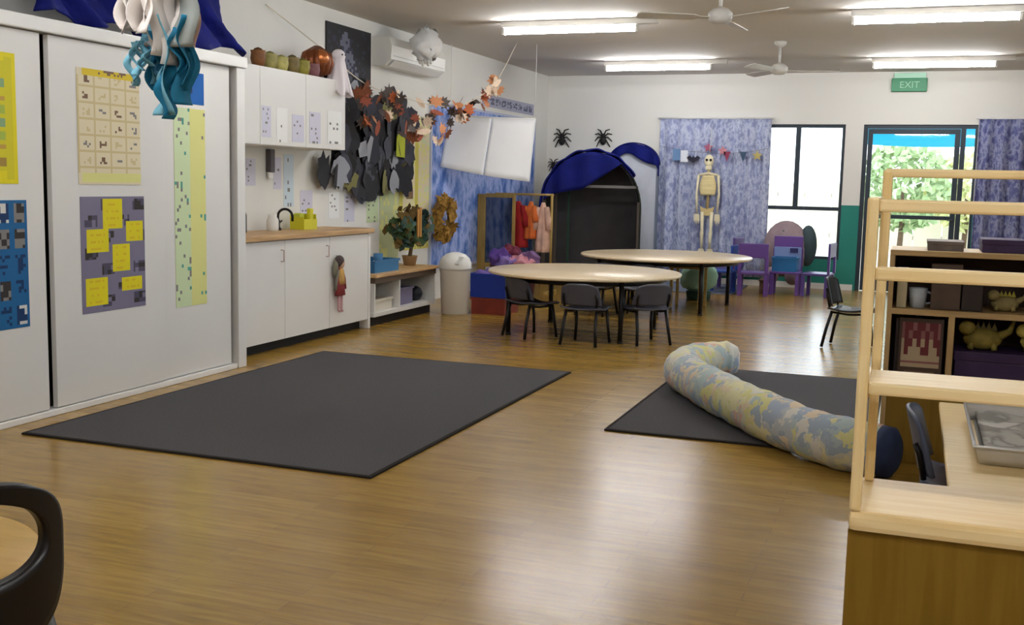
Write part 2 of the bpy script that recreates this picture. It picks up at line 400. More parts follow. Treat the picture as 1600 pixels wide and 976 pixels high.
# ================================================================ LIGHTS
TUBE = 36.0
tube_m = emit('lit_fluorescent_tube', (250, 251, 252), TUBE)
M['fan'] = mat('pale_grey_enamel', (205, 202, 196), .4)
FRONT = [(-3.2, 6.6), (.05, 6.6), (-3.2, 3.1), (.05, .6), (1.7, -.5)]  # unseen battens added to brighten the near half of the room
FLAB = ['lit fluorescent batten above the large charcoal mat', 'lit fluorescent batten above the patterned bolster cushion', 'lit fluorescent batten above the small round tan table', 'lit fluorescent batten overhead in front of the tall pine rack', 'lit fluorescent batten behind the camera, by the right wall']
def batten(x, y, label):
    t = thing('ceiling_light', label, 'ceiling light', (x, y, ZC - .125), group=None)
    MB().bx(x - .68, x + .86, y - .036, y + .036, ZC - .06, ZC - .001, bev=.006).build('housing', M['fan'], t)
    for s in (-.66, .66): MB().bx(x + s - .012, x + s + .012, y - .026, y + .026, ZC - .128, ZC - .06, bev=.004).build('lamp_holder', M['fan'], t)
    MB().tube([(x - .645, y, ZC - .097), (x + .645, y, ZC - .097)], .025, seg=10).build('tube', tube_m, t)
batten(-3.18, 10.08, 'lit fluorescent batten on the left, nearer of the two above the long white wall')
batten(.06, 10.03, 'lit fluorescent batten at upper right, nearer of the two on that side')
batten(-3.10, 13.52, 'lit fluorescent batten above the dark play hut by the back wall')
for k_, (x_, y_) in enumerate(FRONT): batten(x_, y_, FLAB[k_])
batten(.10, 13.66, 'lit fluorescent batten just above the green exit sign')

def fan(x, y, a0, label):
    t = thing('ceiling_fan', label, 'ceiling fan', (x, y, 2.55), group=None)
    m = M['fan'] 
    MB().lathe([(.0, ZC - .001), (.065, ZC - .001), (.06, ZC - .03), (.03, ZC - .06), (.0, ZC - .06)][::-1], (x, y, 0), 20).build('ceiling_cup', m, t)
    MB().tube([(x, y, ZC - .05), (x, y, 2.64)], .013).build('rod', m, t)
    MB().lathe([(0, 2.54), (.05, 2.545), (.085, 2.57), (.09, 2.62), (.06, 2.65), (.02, 2.665), (0, 2.665)], (x, y, 0), 24).build('motor', m, t)
    for k in range(3):
        a = a0 + k * 2.0944; d = Vector((math.cos(a), math.sin(a), 0)); n = Vector((-d.y, d.x, .22)).normalized()
        b = MB().prism([(.08, -.018), (.16, -.02), (.2, -.055), (.60, -.065), (.62, -.03), (.62, .03), (.60, .06), (.2, .05), (.16, .02), (.08, .018)], (x, y, 2.585), d, n, .006)
        b.build('blade', m, t)
fan(-1.43, 8.22, R(205), 'pale grey three blade ceiling fan nearest the camera')
fan(-1.44, 12.0, R(8), 'pale grey ceiling fan farther back, on a longer looking rod near the window')

world = bpy.data.worlds.new('sky'); bpy.context.scene.world = world; world.use_nodes = True
bg = world.node_tree.nodes['Background']; bg.inputs[0].default_value = (.86, .94, 1.0, 1); bg.inputs[1].default_value = SKY = 2.0

# ================================================================ CAMERA
cam = bpy.data.cameras.new('camera'); co = bpy.data.objects.new('camera', cam); C.objects.link(co)
cam.sensor_width = 36; cam.lens = 36 * 1700 / 1600; cam.clip_start = .05
yaw, pit, rol = .3511, .1198, -.02198
f_ = Vector((-math.sin(yaw) * math.cos(pit), math.cos(yaw) * math.cos(pit), -math.sin(pit)))
r_ = Vector((math.cos(yaw), math.sin(yaw), 0)); d_ = f_.cross(r_)
rr_ = r_ * math.cos(rol) + d_ * math.sin(rol); dd_ = d_ * math.cos(rol) - r_ * math.sin(rol)
co.matrix_world = Matrix(((rr_.x, -dd_.x, -f_.x, 0), (rr_.y, -dd_.y, -f_.y, 0), (rr_.z, -dd_.z, -f_.z, 1.36), (0, 0, 0, 1)))
bpy.context.scene.camera = co
vs = bpy.context.scene.view_settings
bpy.context.scene.display_settings.display_device = 'sRGB'
vs.view_transform = 'Standard'; vs.look = 'None'; vs.exposure = EXPO = 1.2; vs.gamma = 1.0; vs.use_curve_mapping = False
# ================================================================ TALL CUPBOARD
FX = -4.46
t = thing('tall_cupboard', 'long white full height cupboard with sliding doors covered in posters', 'cupboard', (-4.79, 4.8, 0))
cb = MB()
cb.bx(XL + .005, FX - .075, 3.0, 6.60, 0, .03); cb.bx(XL + .005, FX - .075, 3.0, 6.60, 2.10, 2.13)
cb.bx(XL + .005, XL + .02, 3.0, 6.60, .03, 2.10); cb.bx(XL + .02, FX - .075, 3.0, 3.02, .03, 2.10)
cb.build('carcass', M['black_gap'], t)
MB().bx(XL + .005, FX + .02, 6.505, 6.60, 0, 2.10, bev=.006).build('end_panel', M['white_lam'], t)
MB().bx(XL + .005, FX + .035, 3.0, 6.615, 2.10, 2.175, bev=.008).build('top_board', M['white_trim'], t)
MB().bx(FX - .08, FX + .012, 3.0, 6.50, 0, .035, bev=.005).build('floor_track', M['white_trim'], t)
for ya, yb, dx in ((3.03, 4.715, 0), (4.775, 5.735, 0), (5.745, 6.46, -.012)):
    MB().bx(FX - .035 + dx, FX + dx, ya, yb, .04, 2.095, bev=.004).build('sliding_door', M['white_lam'], t)

# ---------------------------------------------------------------- posters on the doors
def poster(name, x, ya, yb, za, zb, nu, nv, fn, mats, label, cat='poster', roll=0.0, th=.0015):
    b = MB(); b.sheet((x + .001, ya, za), (0, yb - ya, 0), (0, 0, zb - za), nu, nv, th, fn)
    o = b.build(name, mats)
    if roll: o.rotation_euler.x = roll
    return tag(o, label, cat)
pc = lambda n, c: mat(n, c, .6, spec=.25)
PAP = dict(yel=pc('poster_yellow', (206, 196, 36)), yel2=pc('poster_bright_yellow', (222, 208, 24)), cream=pc('poster_cream', (222, 210, 178)), tan=pc('poster_tan', (206, 188, 140)),
           brown=pc('print_brown', (120, 92, 70)), gold=pc('print_gold', (214, 186, 34)), dark=pc('print_dark', (52, 46, 44)), lil=pc('poster_lilac_grey', (122, 116, 140)),
           dlil=pc('print_slate', (76, 72, 92)), blue=pc('poster_blue', (24, 96, 150)), blue2=pc('card_blue', (6, 92, 172)), pale=pc('print_pale', (214, 214, 210)), grey=pc('print_grey', (130, 126, 124)),
           green=pc('print_green', (140, 176, 60)), teal=pc('print_teal', (84, 158, 142)), orange=pc('print_orange', (206, 140, 60)), pyel=pc('poster_pale_yellow', (220, 218, 140)),
           lgreen=pc('poster_pale_green', (204, 220, 176)), white=pc('paper_white', (236, 236, 234)), lilac=pc('paper_lilac', (208, 206, 222)), sky=pc('paper_pale_blue', (202, 216, 226)), dblue=pc('print_navy', (22, 52, 96)), red=pc('print_red', (170, 60, 50)))
def P(*k): return [PAP[i] for i in k]
R1 = random.Random(3)
cells = {(i, j): R1.random() for i in range(60) for j in range(90)}
# striped number chart, half out of the picture
def f1(i, j):
    if i == 0 or i == 19 or j == 0 or j == 29: return 1
    r = j // 3
    if i < 3 or i > 16: return 0
    return [1, 5, 2, 4, 3, 4, 2, 3, 0, 1][r] if j % 3 and cells[i, j] > .12 else 0
poster('number_chart', FX, 4.03, 4.535, 1.29, 1.965, 20, 30, f1, [PAP['yel'], PAP['yel2'], mat('chart_tan', (186, 150, 60), .6), mat('chart_sage', (128, 160, 116), .6), mat('chart_lime', (160, 178, 64), .6), mat('chart_ochre', (158, 128, 50), .6)], 'yellow chart with coloured rows at the left edge, upper one on the first door')
def f2(i, j):      # calendar with a gold heading, day squares each holding a small picture
    if j > 46: return 2 if 2 < i < 33 and not (cells[i, j] < .45 and j in (48, 49) and 8 < i < 28) else 3 if 2 < i < 33 else 0
    if j < 5: return 4 if i > 1 and j > 0 else 0
    ci, cj = i % 9, j % 7
    if ci == 0 or cj == 0: return 1
    if 2 < ci < 7 and 1 < cj < 5: return (3 if cells[i // 9, j // 7] < .3 else 5 if cells[i // 9, j // 7] < .5 else 1) if cells[i, j] < .4 else 0
    return 0
poster('wall_calendar', FX, 4.98, 5.51, 1.29, 1.945, 36, 50, f2, P('cream', 'tan', 'gold', 'brown', 'pyel', 'grey'), 'cream calendar with a gold heading and rows of tiny pictures, on the middle door')
def f3(i, j):
    if i in (0, 29) or j in (0, 39): return 0
    a, b = i // 6, j // 8
    if i % 6 in (0, 5) or j % 8 in (0, 7): return 0
    c = cells[a + 5, b + 9]
    return (1 if cells[i // 2, j // 2] < .5 else 2) if c < .35 else (3 if cells[i // 2, j // 2] < .5 else 4) if c < .7 else (0 if cells[i, j] < .6 else 4)
poster('photo_poster', FX, 4.05, 4.585, .525, 1.205, 30, 40, f3, P('blue', 'grey', 'dark', 'pale', 'dblue'), 'blue poster of photographs at the left edge, lower one on the first door')
rects = [(12, 36, 22, 48, 0), (25, 30, 34, 38, 1), (3, 26, 14, 35, 0), (17, 17, 26, 28, 0), (2, 3, 13, 14, 0), (22, 8, 33, 13, 1)]
def f4(i, j):
    for a, b, c, d, k in rects:
        if a <= i <= c and b <= j <= d:
            return 2 if (j - b) % 3 == 1 and a + 1 < i < c - 1 and cells[i, j] < .55 else 1
    if (i // 9 + j // 7) % 2 and i % 9 > 1 and j % 7 > 1: return 3 if cells[i // 2, j // 2] < .5 else 4 if cells[i // 2, j // 2] < .75 else 0
    return 0
poster('note_poster', FX, 4.985, 5.535, .545, 1.22, 36, 50, f4, P('lil', 'yel2', 'gold', 'dlil', 'dark'), 'purple grey poster with yellow note squares, below the calendar')
poster('blue_card', FX - .012, 5.925, 6.17, 1.815, 2.02, 6, 6, lambda i, j: 1 if (i, j) in ((1, 2), (2, 2)) else 0, P('blue2', 'dblue'), 'plain bright blue card at the top of the third door', 'card')
def f6(i, j):
    if i < 8: return (2 if cells[i, j] < .07 else 3 if cells[i, j] < .10 else 1)
    return 0 if not (i > 12 and cells[i, j] < .08) else (2 if j > 40 else 3)
poster('height_chart', FX - .012, 5.85, 6.178, .495, 1.785, 16, 60, f6, P('pyel', 'lgreen', 'grey', 'teal'), 'tall pale yellow strip chart below the blue card', 'chart')

# ---------------------------------------------------------------- blue cloth on top of the cupboard
def clothf(a, b):
    y = 4.72 + 1.93 * a
    top = 2.86 if a < .93 else 2.86 - (a - .93) * 2.6
    z = 2.20 + (top - 2.20) * b + (.07 * math.sin(a * 23) * (1 - b) if b < .3 else 0) * .4
    x = -4.70 + .20 * (1 - b) ** 2 + .045 * math.sin(a * 34 + b * 3) + .025 * math.sin(a * 61 + b * 9)
    return (x, y + .05 * math.sin(b * 7 + a * 9), z + .012)
tag(MB().surf(clothf, 70, 16, .012).build('hanging_cloth', M['blue_cloth']), 'royal blue cloth bunched along the top of the tall white cupboard', 'cloth')

# ---------------------------------------------------------------- hanging jellyfish of white and teal strips
jx, jy = -2.955, 3.8
t = thing('hanging_jellyfish', 'hanging paper jellyfish with white and teal streamers in front of the cupboard doors', 'mobile', (jx, jy, 2.25))
paperw = mat('white_tissue', (226, 218, 212), .8, var=.05, scale=9); teal1 = mat('teal_crepe', (14, 112, 146), .7, var=.2, scale=10); teal2 = mat('pale_teal_crepe', (120, 182, 204), .7, var=.1, scale=10)
pinkp = mat('peach_crepe', (214, 176, 156), .8); greyp = mat('grey_tissue', (150, 156, 152), .8)
MB().lathe([(.17, 2.22), (.175, 2.27), (.16, 2.34), (.12, 2.40), (.06, 2.44), (0, 2.455)], (jx, jy, 0), 24).build('bell', paperw, t)
MB().tube([(jx, jy, 2.45), (jx, jy, ZC)], .0025, seg=6).build('string', M['white_plastic'], t)
def streamer(dx, dy, z0, z1, wd, ph, m, name='streamer'):
    n = 18; amp = .014
    def fn(a, b):
        z = z0 + (z1 - z0) * a
        return (jx + dx + amp * math.sin(a * 9 + ph) + (b - .5) * wd * math.cos(ph + a * 1.0), jy + dy + amp * math.cos(a * 7 + ph) + (b - .5) * wd * math.sin(ph + a * 1.0), z)
    MB().surf(fn, n, 2, .003).build(name, m, t)
rj = random.Random(11)
for k in range(17):
    a = k * 2.4; rr = .05 + .10 * rj.random()
    streamer(rr * math.cos(a), rr * math.sin(a), 2.24, rj.uniform(1.80, 1.95), rj.uniform(.075, .11), rj.uniform(0, 6), pinkp if k % 5 == 1 else greyp if k % 5 == 3 else paperw)
for k in range(11):
    a = -.6 + k * .35
    streamer(.10 * math.cos(a * 2) + .01, .06 * math.sin(a), 1.95 + (.05 if k % 3 == 0 else 0), 1.60 + .17 * abs(math.sin(k * 1.7)), .085, rj.uniform(0, 6), teal1 if k % 3 else teal2)
for k in range(5):
    streamer(-.13 + .02 * k, -.03, 1.90, 1.72 + .02 * k, .03, k * 1.3, teal2)
streamer(.125, -.02, 2.0, 1.72, .06, 1.4, teal1); streamer(.11, .02, 2.02, 1.70, .05, 2.0, teal1)
streamer(.03, -.02, 1.8, 1.585, .06, .3, teal1); streamer(.0, .0, 1.8, 1.60, .05, 2.3, teal2)

# ================================================================ KITCHENETTE
t = thing('base_cabinet', 'low white kitchenette cabinet with black kick space, beside the tall cupboard', 'cabinet', (-4.86, 7.72, 0))
b = MB(); b.bx(XL + .015, -4.66, 6.62, 8.80, .09, .868); b.build('carcass', M['white_lam'], t)
MB().bx(XL + .015, -4.70, 6.62, 8.78, 0, .09).build('kick_board', M['black'], t)
MB().bx(XL + .015, -4.618, 8.795, 8.835, 0, .868, bev=.003).build('end_panel', M['white_lam'], t)
for k, (ya, yb) in enumerate(((6.62, 7.395), (7.40, 8.095), (8.10, 8.79))):
    d = MB().bx(-4.658, -4.62, ya, yb, .085, .862, bev=.003).build('door', M['white_lam'], t)
    if k < 2: MB().tube([(-4.62, yb - .05, .70), (-4.595, yb - .05, .70), (-4.595, yb - .05, .79), (-4.62, yb - .05, .79)], .005, seg=8).build('handle', mat('pink_grey_handle', (176, 150, 146), .4), d)
wt = MB(); wt.bx(XL + .014, -4.59, 6.62, 8.86, .87, .912, bev=.006)
wt = tag(wt.build('worktop', M['benchwood']), 'timber look worktop lying on the low white kitchenette cabinet', 'worktop')

t = thing('wall_cupboard', 'white overhead cupboard above the timber worktop', 'cupboard', (-4.94, 7.62, 1.60))
b = MB(); b.bx(XL + .003, -4.79, 6.62, 8.63, 1.60, 2.20); b.build('carcass', M['white_lam'], t)
for ya, yb in ((6.62, 7.29), (7.295, 7.965), (7.97, 8.63)):
    MB().bx(-4.788, -4.77, ya, yb, 1.602, 2.198, bev=.003).build('door', M['white_lam'], t)
# photocopied sheets taped on the overhead doors
rp = random.Random(5)
def doc(i, j):
    return 1 if rp.random() < .16 and i % 7 not in (0, 6) and j % 2 == 0 else 0
n_ = 0
for ya, yb, za, zb, m, lab in ((7.31, 7.44, 1.66, 1.90, 'lilac', 'faint lilac sheet taped on the overhead cupboard, leftmost of its row'),
                            (7.52, 7.68, 1.63, 1.90, 'white', 'white sheet with two dark marks taped on the overhead cupboard'),
                            (7.75, 7.93, 1.64, 1.86, 'lilac', 'lilac sheet in the middle of the overhead cupboard'),
                            (8.02, 8.2, 1.64, 1.90, 'lilac', 'lilac printed sheet on the last overhead door, left one'),
                            (8.32, 8.56, 1.65, 1.93, 'white', 'white printed sheet at the right end of the overhead cupboard')):
    poster('taped_sheet', -4.77, ya, yb, za, zb, 8, 14, doc, P(m, 'grey'), lab, 'paper')
for z in (1.70, 1.80):
    pass
for ya, yb, za, zb, m, lab in ((7.6, 7.75, 1.28, 1.50, 'lilac', 'pale lilac sheet on the wall below the overhead cupboard, leftmost'),
                            (8.02, 8.14, 1.25, 1.52, 'lilac', 'lilac sheet on the wall just right of the dark strip'),
                            (8.18, 8.34, 1.1, 1.55, 'sky', 'long pale blue sheet on the wall above the yellow box'),
                            (8.45, 8.66, 1.02, 1.24, 'lilac', 'pale lilac sheet low on the wall, left below the black paper display'),
                            (8.95, 9.15, .98, 1.22, 'white', 'white sheet on the wall below the black paper display'),
                            (9.25, 9.45, .94, 1.20, 'lilac', 'lilac sheet on the wall below the black paper display, middle one'),
                            (9.7, 9.95, .92, 1.2, 'lgreen', 'pale green sheet on the wall beside the yellow display')):
    poster('wall_sheet', XL, ya, yb, za, zb, 8, 14, doc, P(m, 'grey'), lab, 'paper')
t = thing('towel_dispenser', 'slim dark grey strip holder hanging below the overhead cupboard', 'dispenser', (XL + .03, 7.94, 1.39))
MB().bx(XL + .002, XL + .05, 7.905, 7.975, 1.39, 1.585, bev=.01).build('holder', mat('dark_grey_holder', (88, 82, 86), .5), t)
MB().bx(XL + .01, XL + .035, 7.91, 7.97, 1.34, 1.40, bev=.006).build('paper_end', PAP['white'], t)

# tap, sink things on the worktop
t = thing('mixer_tap', 'dark curved tap standing on the worktop beside a white jug', 'tap', (-5.0, 7.90, .912))
MB().lathe([(.03, .912), (.03, .925), (.018, .94), (.018, 1.0), (0, 1.0)], (-5.0, 7.90, 0), 16).build('base', M['dark_metal'], t)
MB().tube([(-5.0, 7.90, .98)] + [(-5.0 + .07 - .07 * math.cos(a), 7.90, 1.03 + .06 * math.sin(a)) for a in [i * math.pi / 8 for i in range(9)]] + [(-4.86, 7.90, .99)], .011, seg=10).build('spout', M['dark_metal'], t)
MB().tube([(-5.0, 7.90, .96), (-5.0, 7.96, .99)], .007, seg=8).build('lever', M['dark_metal'], t)
t = thing('water_jug', 'small white jug standing on the worktop left of the tap', 'jug', (-4.95, 7.74, .912))
MB().lathe([(0, .912), (.045, .912), (.05, .93), (.05, 1.0), (.035, 1.03), (.037, 1.05), (.033, 1.05), (.03, 1.03), (0, 1.02)], (-4.95, 7.74, 0), 20).build('body', M['white_plastic'], t)
MB().tube([(-4.95, 7.79, .94), (-4.95, 7.82, .96), (-4.95, 7.82, 1.0), (-4.95, 7.785, 1.02)], .006, seg=8).build('handle', M['white_plastic'], t)
yb_ = mat('lemon_plastic', (204, 198, 40), .5)
t = thing('yellow_caddy', 'lemon yellow plastic caddy on the worktop, right of the tap', 'caddy', (-4.95, 8.22, .912))
b = MB()
b.bx(-5.02, -4.88, 8.12, 8.335, .912, .92); b.bx(-5.02, -5.012, 8.12, 8.335, .92, 1.04); b.bx(-4.888, -4.88, 8.12, 8.335, .92, 1.0); b.bx(-5.012, -4.888, 8.12, 8.128, .92, 1.02); b.bx(-5.012, -4.888, 8.327, 8.335, .92, 1.04)
bmesh.ops.remove_doubles(b.bm, verts=b.bm.verts[:], dist=1e-5); b.build('tray', yb_, t)
MB().bx(-5.0, -4.94, 8.15, 8.22, .921, 1.05, bev=.01).build('sponge', mat('lime_sponge', (190, 196, 70), .9), t)
MB().bx(-4.935, -4.90, 8.25, 8.31, .921, 1.09, bev=.008).build('cloth_roll', yb_, t)
t = thing('dark_bottle', 'tall dark bottle at the left end of the worktop', 'bottle', (-4.95, 7.33, .912))
MB().lathe([(0, .912), (.022, .912), (.024, .93), (.024, 1.05), (.01, 1.09), (0, 1.09)], (-4.95, 7.33, 0), 16).build('body', mat('dark_green_grey', (60, 66, 62), .4), t)
MB().lathe([(0, 1.088), (.012, 1.088), (.012, 1.115), (0, 1.115)], (-4.95, 7.33, 0), 12).build('cap', M['black'], t)

# small pots along the top of the overhead cupboard
cols = [((122, 78, 40), 'brown'), ((150, 142, 84), 'olive'), ((176, 168, 100), 'khaki'), ((120, 104, 62), 'dark tan'), ((146, 138, 60), 'moss green'), ((128, 84, 88), 'dusty plum')]
for k, (c, n) in enumerate(cols):
    y = 7.36 + k * .165; t = thing('small_pot', '%s little pot on top of the overhead cupboard, %s' % (n, ['first from the tall cupboard', 'right of the brown one', 'between the olive and dark tan ones', 'fourth from the tall cupboard', 'next to the dusty plum one', 'last at the right end'][k]), 'pot', (-4.83, y, 2.20), group=None)
    h = .12 - .008 * (k % 3); m = mat('pot_glaze_' + n.replace(' ', '_'), c, .6, var=.25, scale=20)
    MB().lathe([(0, 2.20), (.045, 2.20), (.06, 2.20 + h * .5), (.055, 2.20 + h * .85), (.06, 2.20 + h), (.052, 2.20 + h), (.045, 2.20 + h * .8), (0, 2.20 + h * .7)], (-4.83, y, 0), 16).build('body', m, t)
    MB().lathe([(0, 2.20 + h * .82), (.045, 2.20 + h * .84), (.03, 2.20 + h * 1.12), (0, 2.20 + h * 1.22)], (-4.83, y, 0), 10).build('dried_filling', mat('dried_' + n.replace(' ', '_'), tuple(int(v * .7) for v in c), .9, var=.3, scale=30), t)

# rag doll hanging on the cabinet door
t = thing('rag_doll', 'rag doll with dark hair and red dress hanging on the white cabinet door', 'doll', (-4.58, 8.2, .22))
skin = mat('doll_cloth', (206, 168, 140), .9); red = mat('doll_red_cloth', (136, 52, 54), .9, var=.2, scale=18); yl = mat('doll_print_cloth', (190, 150, 84), .9, var=.2, scale=25)
gr = mat('doll_grey_cloth', (120, 116, 100), .9); pk = mat('doll_pink_cloth', (190, 150, 150), .9); hr = mat('doll_dark_wool', (74, 62, 62), .95, bump=.5, bscale=90)
dy = 8.205
MB().ball((-4.575, dy, .635), .043, seg=16, sc=(.8, 1, 1.1)).build('head', skin, t)
MB().ball((-4.580, dy - .012, .652), .052, seg=16, sc=(.75, 1.05, 1.0)).build('hair', hr, t)
MB().tube([(-4.592, dy - .045, .66), (-4.585, dy - .075, .60), (-4.59, dy - .08, .52)], [.02, .026, .012], seg=8).build('plait', gr, t)
MB().lathe([(0, .36), (.075, .36), (.06, .45), (.035, .55), (.03, .59), (0, .60)], (-4.578, dy, 0), 16, sx=.42).build('dress', red, t)
MB().lathe([(0, .455), (.055, .455), (.047, .51), (.036, .575), (.02, .595), (0, .597)], (-4.572, dy + .008, 0), 16, sx=.45).build('apron', yl, t)
for s in (-1, 1):
    MB().tube([(-4.58, dy + s * .03, .58), (-4.575, dy + s * .065, .50), (-4.575, dy + s * .085, .41)], [.014, .013, .011], seg=8).build('arm', gr if s < 0 else red, t)
    MB().tube([(-4.58, dy + s * .02, .37), (-4.578, dy + s * .02, .28), (-4.578, dy + s * .022, .23), (-4.565, dy + s * .022, .222)], [.016, .014, .012, .013], seg=8).build('leg', pk, t)
MB().tube([(-4.618, dy, .70), (-4.60, dy, .69), (-4.58, dy, .68)], .003, seg=6).build('hanging_loop', gr, t)

# ================================================================ LOW SHELF, BIN, TUBS
t = thing('low_shelf', 'low open white shelf with a tan top, between the kitchenette and the white bin', 'shelf', (-4.84, 9.55, 0))
MB().bx(XL + .015, -4.57, 8.87, 10.27, .455, .485, bev=.005).build('top', M['benchwood'], t)
MB().bx(XL + .015, -4.60, 8.90, 10.25, .40, .453).build('rail', mat('brown_rail', (104, 88, 72), .6), t)
for y in (8.90, 9.42, 10.235): MB().bx(XL + .015, -4.61, y, y + .02, .13, .40).build('divider', M['white_lam'], t)
MB().bx(XL + .015, -4.60, 8.88, 10.26, .09, .13, bev=.004).build('bottom_board', M['white_lam'], t)
MB().bx(XL + .015, XL + .025, 8.92, 10.235, .13, .40).build('back_panel', M['white_lam'], t)
MB().bx(XL + .015, -4.66, 8.90, 10.24, 0, .088).build('kick_board', M['black'], t)
def tub(name, x0, x1, y0, y1, z0, z1, m, label, cat='tub', rim=.012):
    b = MB(); k = .012
    b.bx(x0, x1, y0, y1, z0, z0 + k); b.bx(x0, x0 + k, y0, y1, z0 + k, z1); b.bx(x1 - k, x1, y0, y1, z0 + k, z1); b.bx(x0 + k, x1 - k, y0, y0 + k, z0 + k, z1); b.bx(x0 + k, x1 - k, y1 - k, y1, z0 + k, z1)
    bmesh.ops.remove_doubles(b.bm, verts=b.bm.verts[:], dist=1e-5)
    t = thing(name, label, cat, ((x0 + x1) / 2, (y0 + y1) / 2, z0)); b.build('body', m, t)
    r = MB(); z = z1
    for a in ((x0 - rim, x1 + rim, y0 - rim, y0), (x0 - rim, x1 + rim, y1, y1 + rim), (x0 - rim, x0, y0, y1), (x1, x1 + rim, y0, y1)): r.bx(*a, z - .02, z)
    bmesh.ops.remove_doubles(r.bm, verts=r.bm.verts[:], dist=1e-5); r.build('rim', m, t)
    return t
tub('storage_tub', -5.0, -4.68, 9.52, 9.86, .131, .30, mat('purple_grey_plastic', (128, 122, 150), .5), 'purple grey tub inside the low white shelf')
t = thing('toy_ball', 'dark navy ball inside the low white shelf', 'ball', (-4.74, 10.05, .131)); MB().ball((-4.74, 10.05, .131 + .075), .075).build('skin', mat('navy_rubber', (26, 28, 40), .5), t); MB().tube([(-4.74 + .0765 * math.cos(a), 10.05 + .0765 * math.sin(a), .206) for a in [i * math.pi / 12 for i in range(25)]], .003, seg=6, cap=False).build('seam', M['black'], t)
tub('paper_tray', -5.02, -4.66, 8.96, 9.36, .131, .24, mat('cream_tray', (216, 208, 192), .5), 'cream tray in the left bay of the low white shelf', 'tray')
bt = tub('blue_basket', -4.98, -4.66, 9.0, 9.50, .486, .60, mat('blue_plastic', (52, 112, 158), .45), 'blue plastic basket on top of the low white shelf', 'basket')
for k, (x, y, c) in enumerate(((-4.86, 9.14, (110, 156, 178)), (-4.78, 9.3, (70, 120, 160)))):
    t = thing('craft_roll', ['pale blue rolled paper standing in the blue basket, left one', 'mid blue rolled paper standing in the blue basket, right one'][k], 'roll', (x, y, .50))
    MB().lathe([(.025, .499), (.045, .499), (.045, .66 - k * .01), (.025, .66 - k * .01), (.025, .499)], (x, y, 0), 16).build('paper', mat('roll_paper_%d' % k, c, .8), t)
    MB().tube([(x + .046 * math.cos(a), y + .046 * math.sin(a), .58) for a in [i * math.pi / 10 for i in range(21)]], .002, seg=6, cap=False).build('rubber_band', M['white_plastic'], t)

t = thing('waste_bin', 'white plastic bin with a domed swing lid, standing at the end of the low shelf', 'bin', (-4.37, 10.22, 0))
MB().lathe([(0, 0), (.135, 0), (.14, .01), (.158, .44), (.162, .455), (.155, .46), (0, .46)], (-4.37, 10.22, 0), 32).build('body', M['offwhite'], t)
MB().lathe([(.166, .455), (.168, .475), (.165, .52), (.145, .57), (.10, .61), (.04, .63), (0, .632)], (-4.37, 10.22, 0), 32).build('lid', M['white_plastic'], t)
MB().box((-4.30, 10.10, .555), (.14, .012, .10), rot=Matrix.Rotation(R(-30), 4, 'Z') @ Matrix.Rotation(R(-42), 4, 'X'), bev=.004).build('flap', M['white_plastic'], t)

tub('red_crate', -4.22, -3.86, 10.30, 10.72, 0, .17, mat('red_brown_plastic', (128, 48, 34), .5, var=.15, scale=8), 'red brown crate on the floor beside the white bin, under a blue one', 'crate')
tub('blue_crate', -4.23, -3.85, 10.29, 10.73, .175, .42, mat('deep_blue_plastic', (22, 52, 150), .45), 'deep blue crate stacked on the red brown crate', 'crate')
pl = thing('folded_fabric', 'folded purple fabric lying in the deep blue crate', 'fabric', (-4.04, 10.51, .19))
for k, (z, c) in enumerate(((.19, (86, 60, 140)), (.30, (104, 84, 150)))):
    MB().surf(lambda a, b: (-4.19 + .30 * a, 10.33 + .36 * b, z + .10 + .03 * math.sin(a * 9 + k) * math.sin(b * 8)), 14, 14, .05).build('fold', mat('purple_fabric_%d' % k, c, .9), pl)
# ================================================================ LEFT WALL DISPLAYS
rw = random.Random(21)
# black picture high on the wall
def f_moon(i, j):
    u, v = i / 23 - .55, j / 29 - .55
    if i in (0, 23) or j in (0, 29): return 0
    d = (u + v * .6)
    if abs(d) < .12 and abs(u - v) < .55: return 2 if rw.random() < .6 else 1
    return 1 if rw.random() < .18 else 0
b = MB(); b.sheet((XL + .002, 8.885, 1.95), (0, .865, 0), (0, 0, .82), 24, 30, .012, f_moon)
tag(b.build('night_picture', [mat('black_card', (34, 33, 36), .7), mat('night_navy', (44, 44, 66), .7), mat('moon_grey', (98, 100, 118), .7)]), 'large black picture with a grey blue swirl, high right of the overhead cupboard', 'picture')

# air conditioner
t = thing('air_conditioner', 'white split air conditioner high on the left wall', 'air conditioner', (XL + .11, 10.45, 2.47))
MB().prism([(0, 2.47), (.13, 2.47), (.205, 2.53), (.215, 2.66), (.19, 2.74), (0, 2.75)], (XL + .002, 9.80, 0), (1, 0, 0), (0, 0, 1), -1.30).build('housing', M['white_plastic'], t)
MB().box((XL + .178, 10.45, 2.492), (.085, 1.16, .008), rot=Matrix.Rotation(R(-38), 4, 'Y'), bev=.002).build('louvre', M['white_trim'], t)
MB().bx(XL + .216, XL + .219, 9.84, 11.06, 2.56, 2.563).build('panel_line', M['grey_metal'], t)
MB().tube([(XL + .02, 11.1, 2.66), (XL + .02, 11.22, 2.66), (XL + .02, 11.25, 2.70), (XL + .02, 11.25, 2.885)], .016, seg=8).build('pipe', M['white_trim'], t)

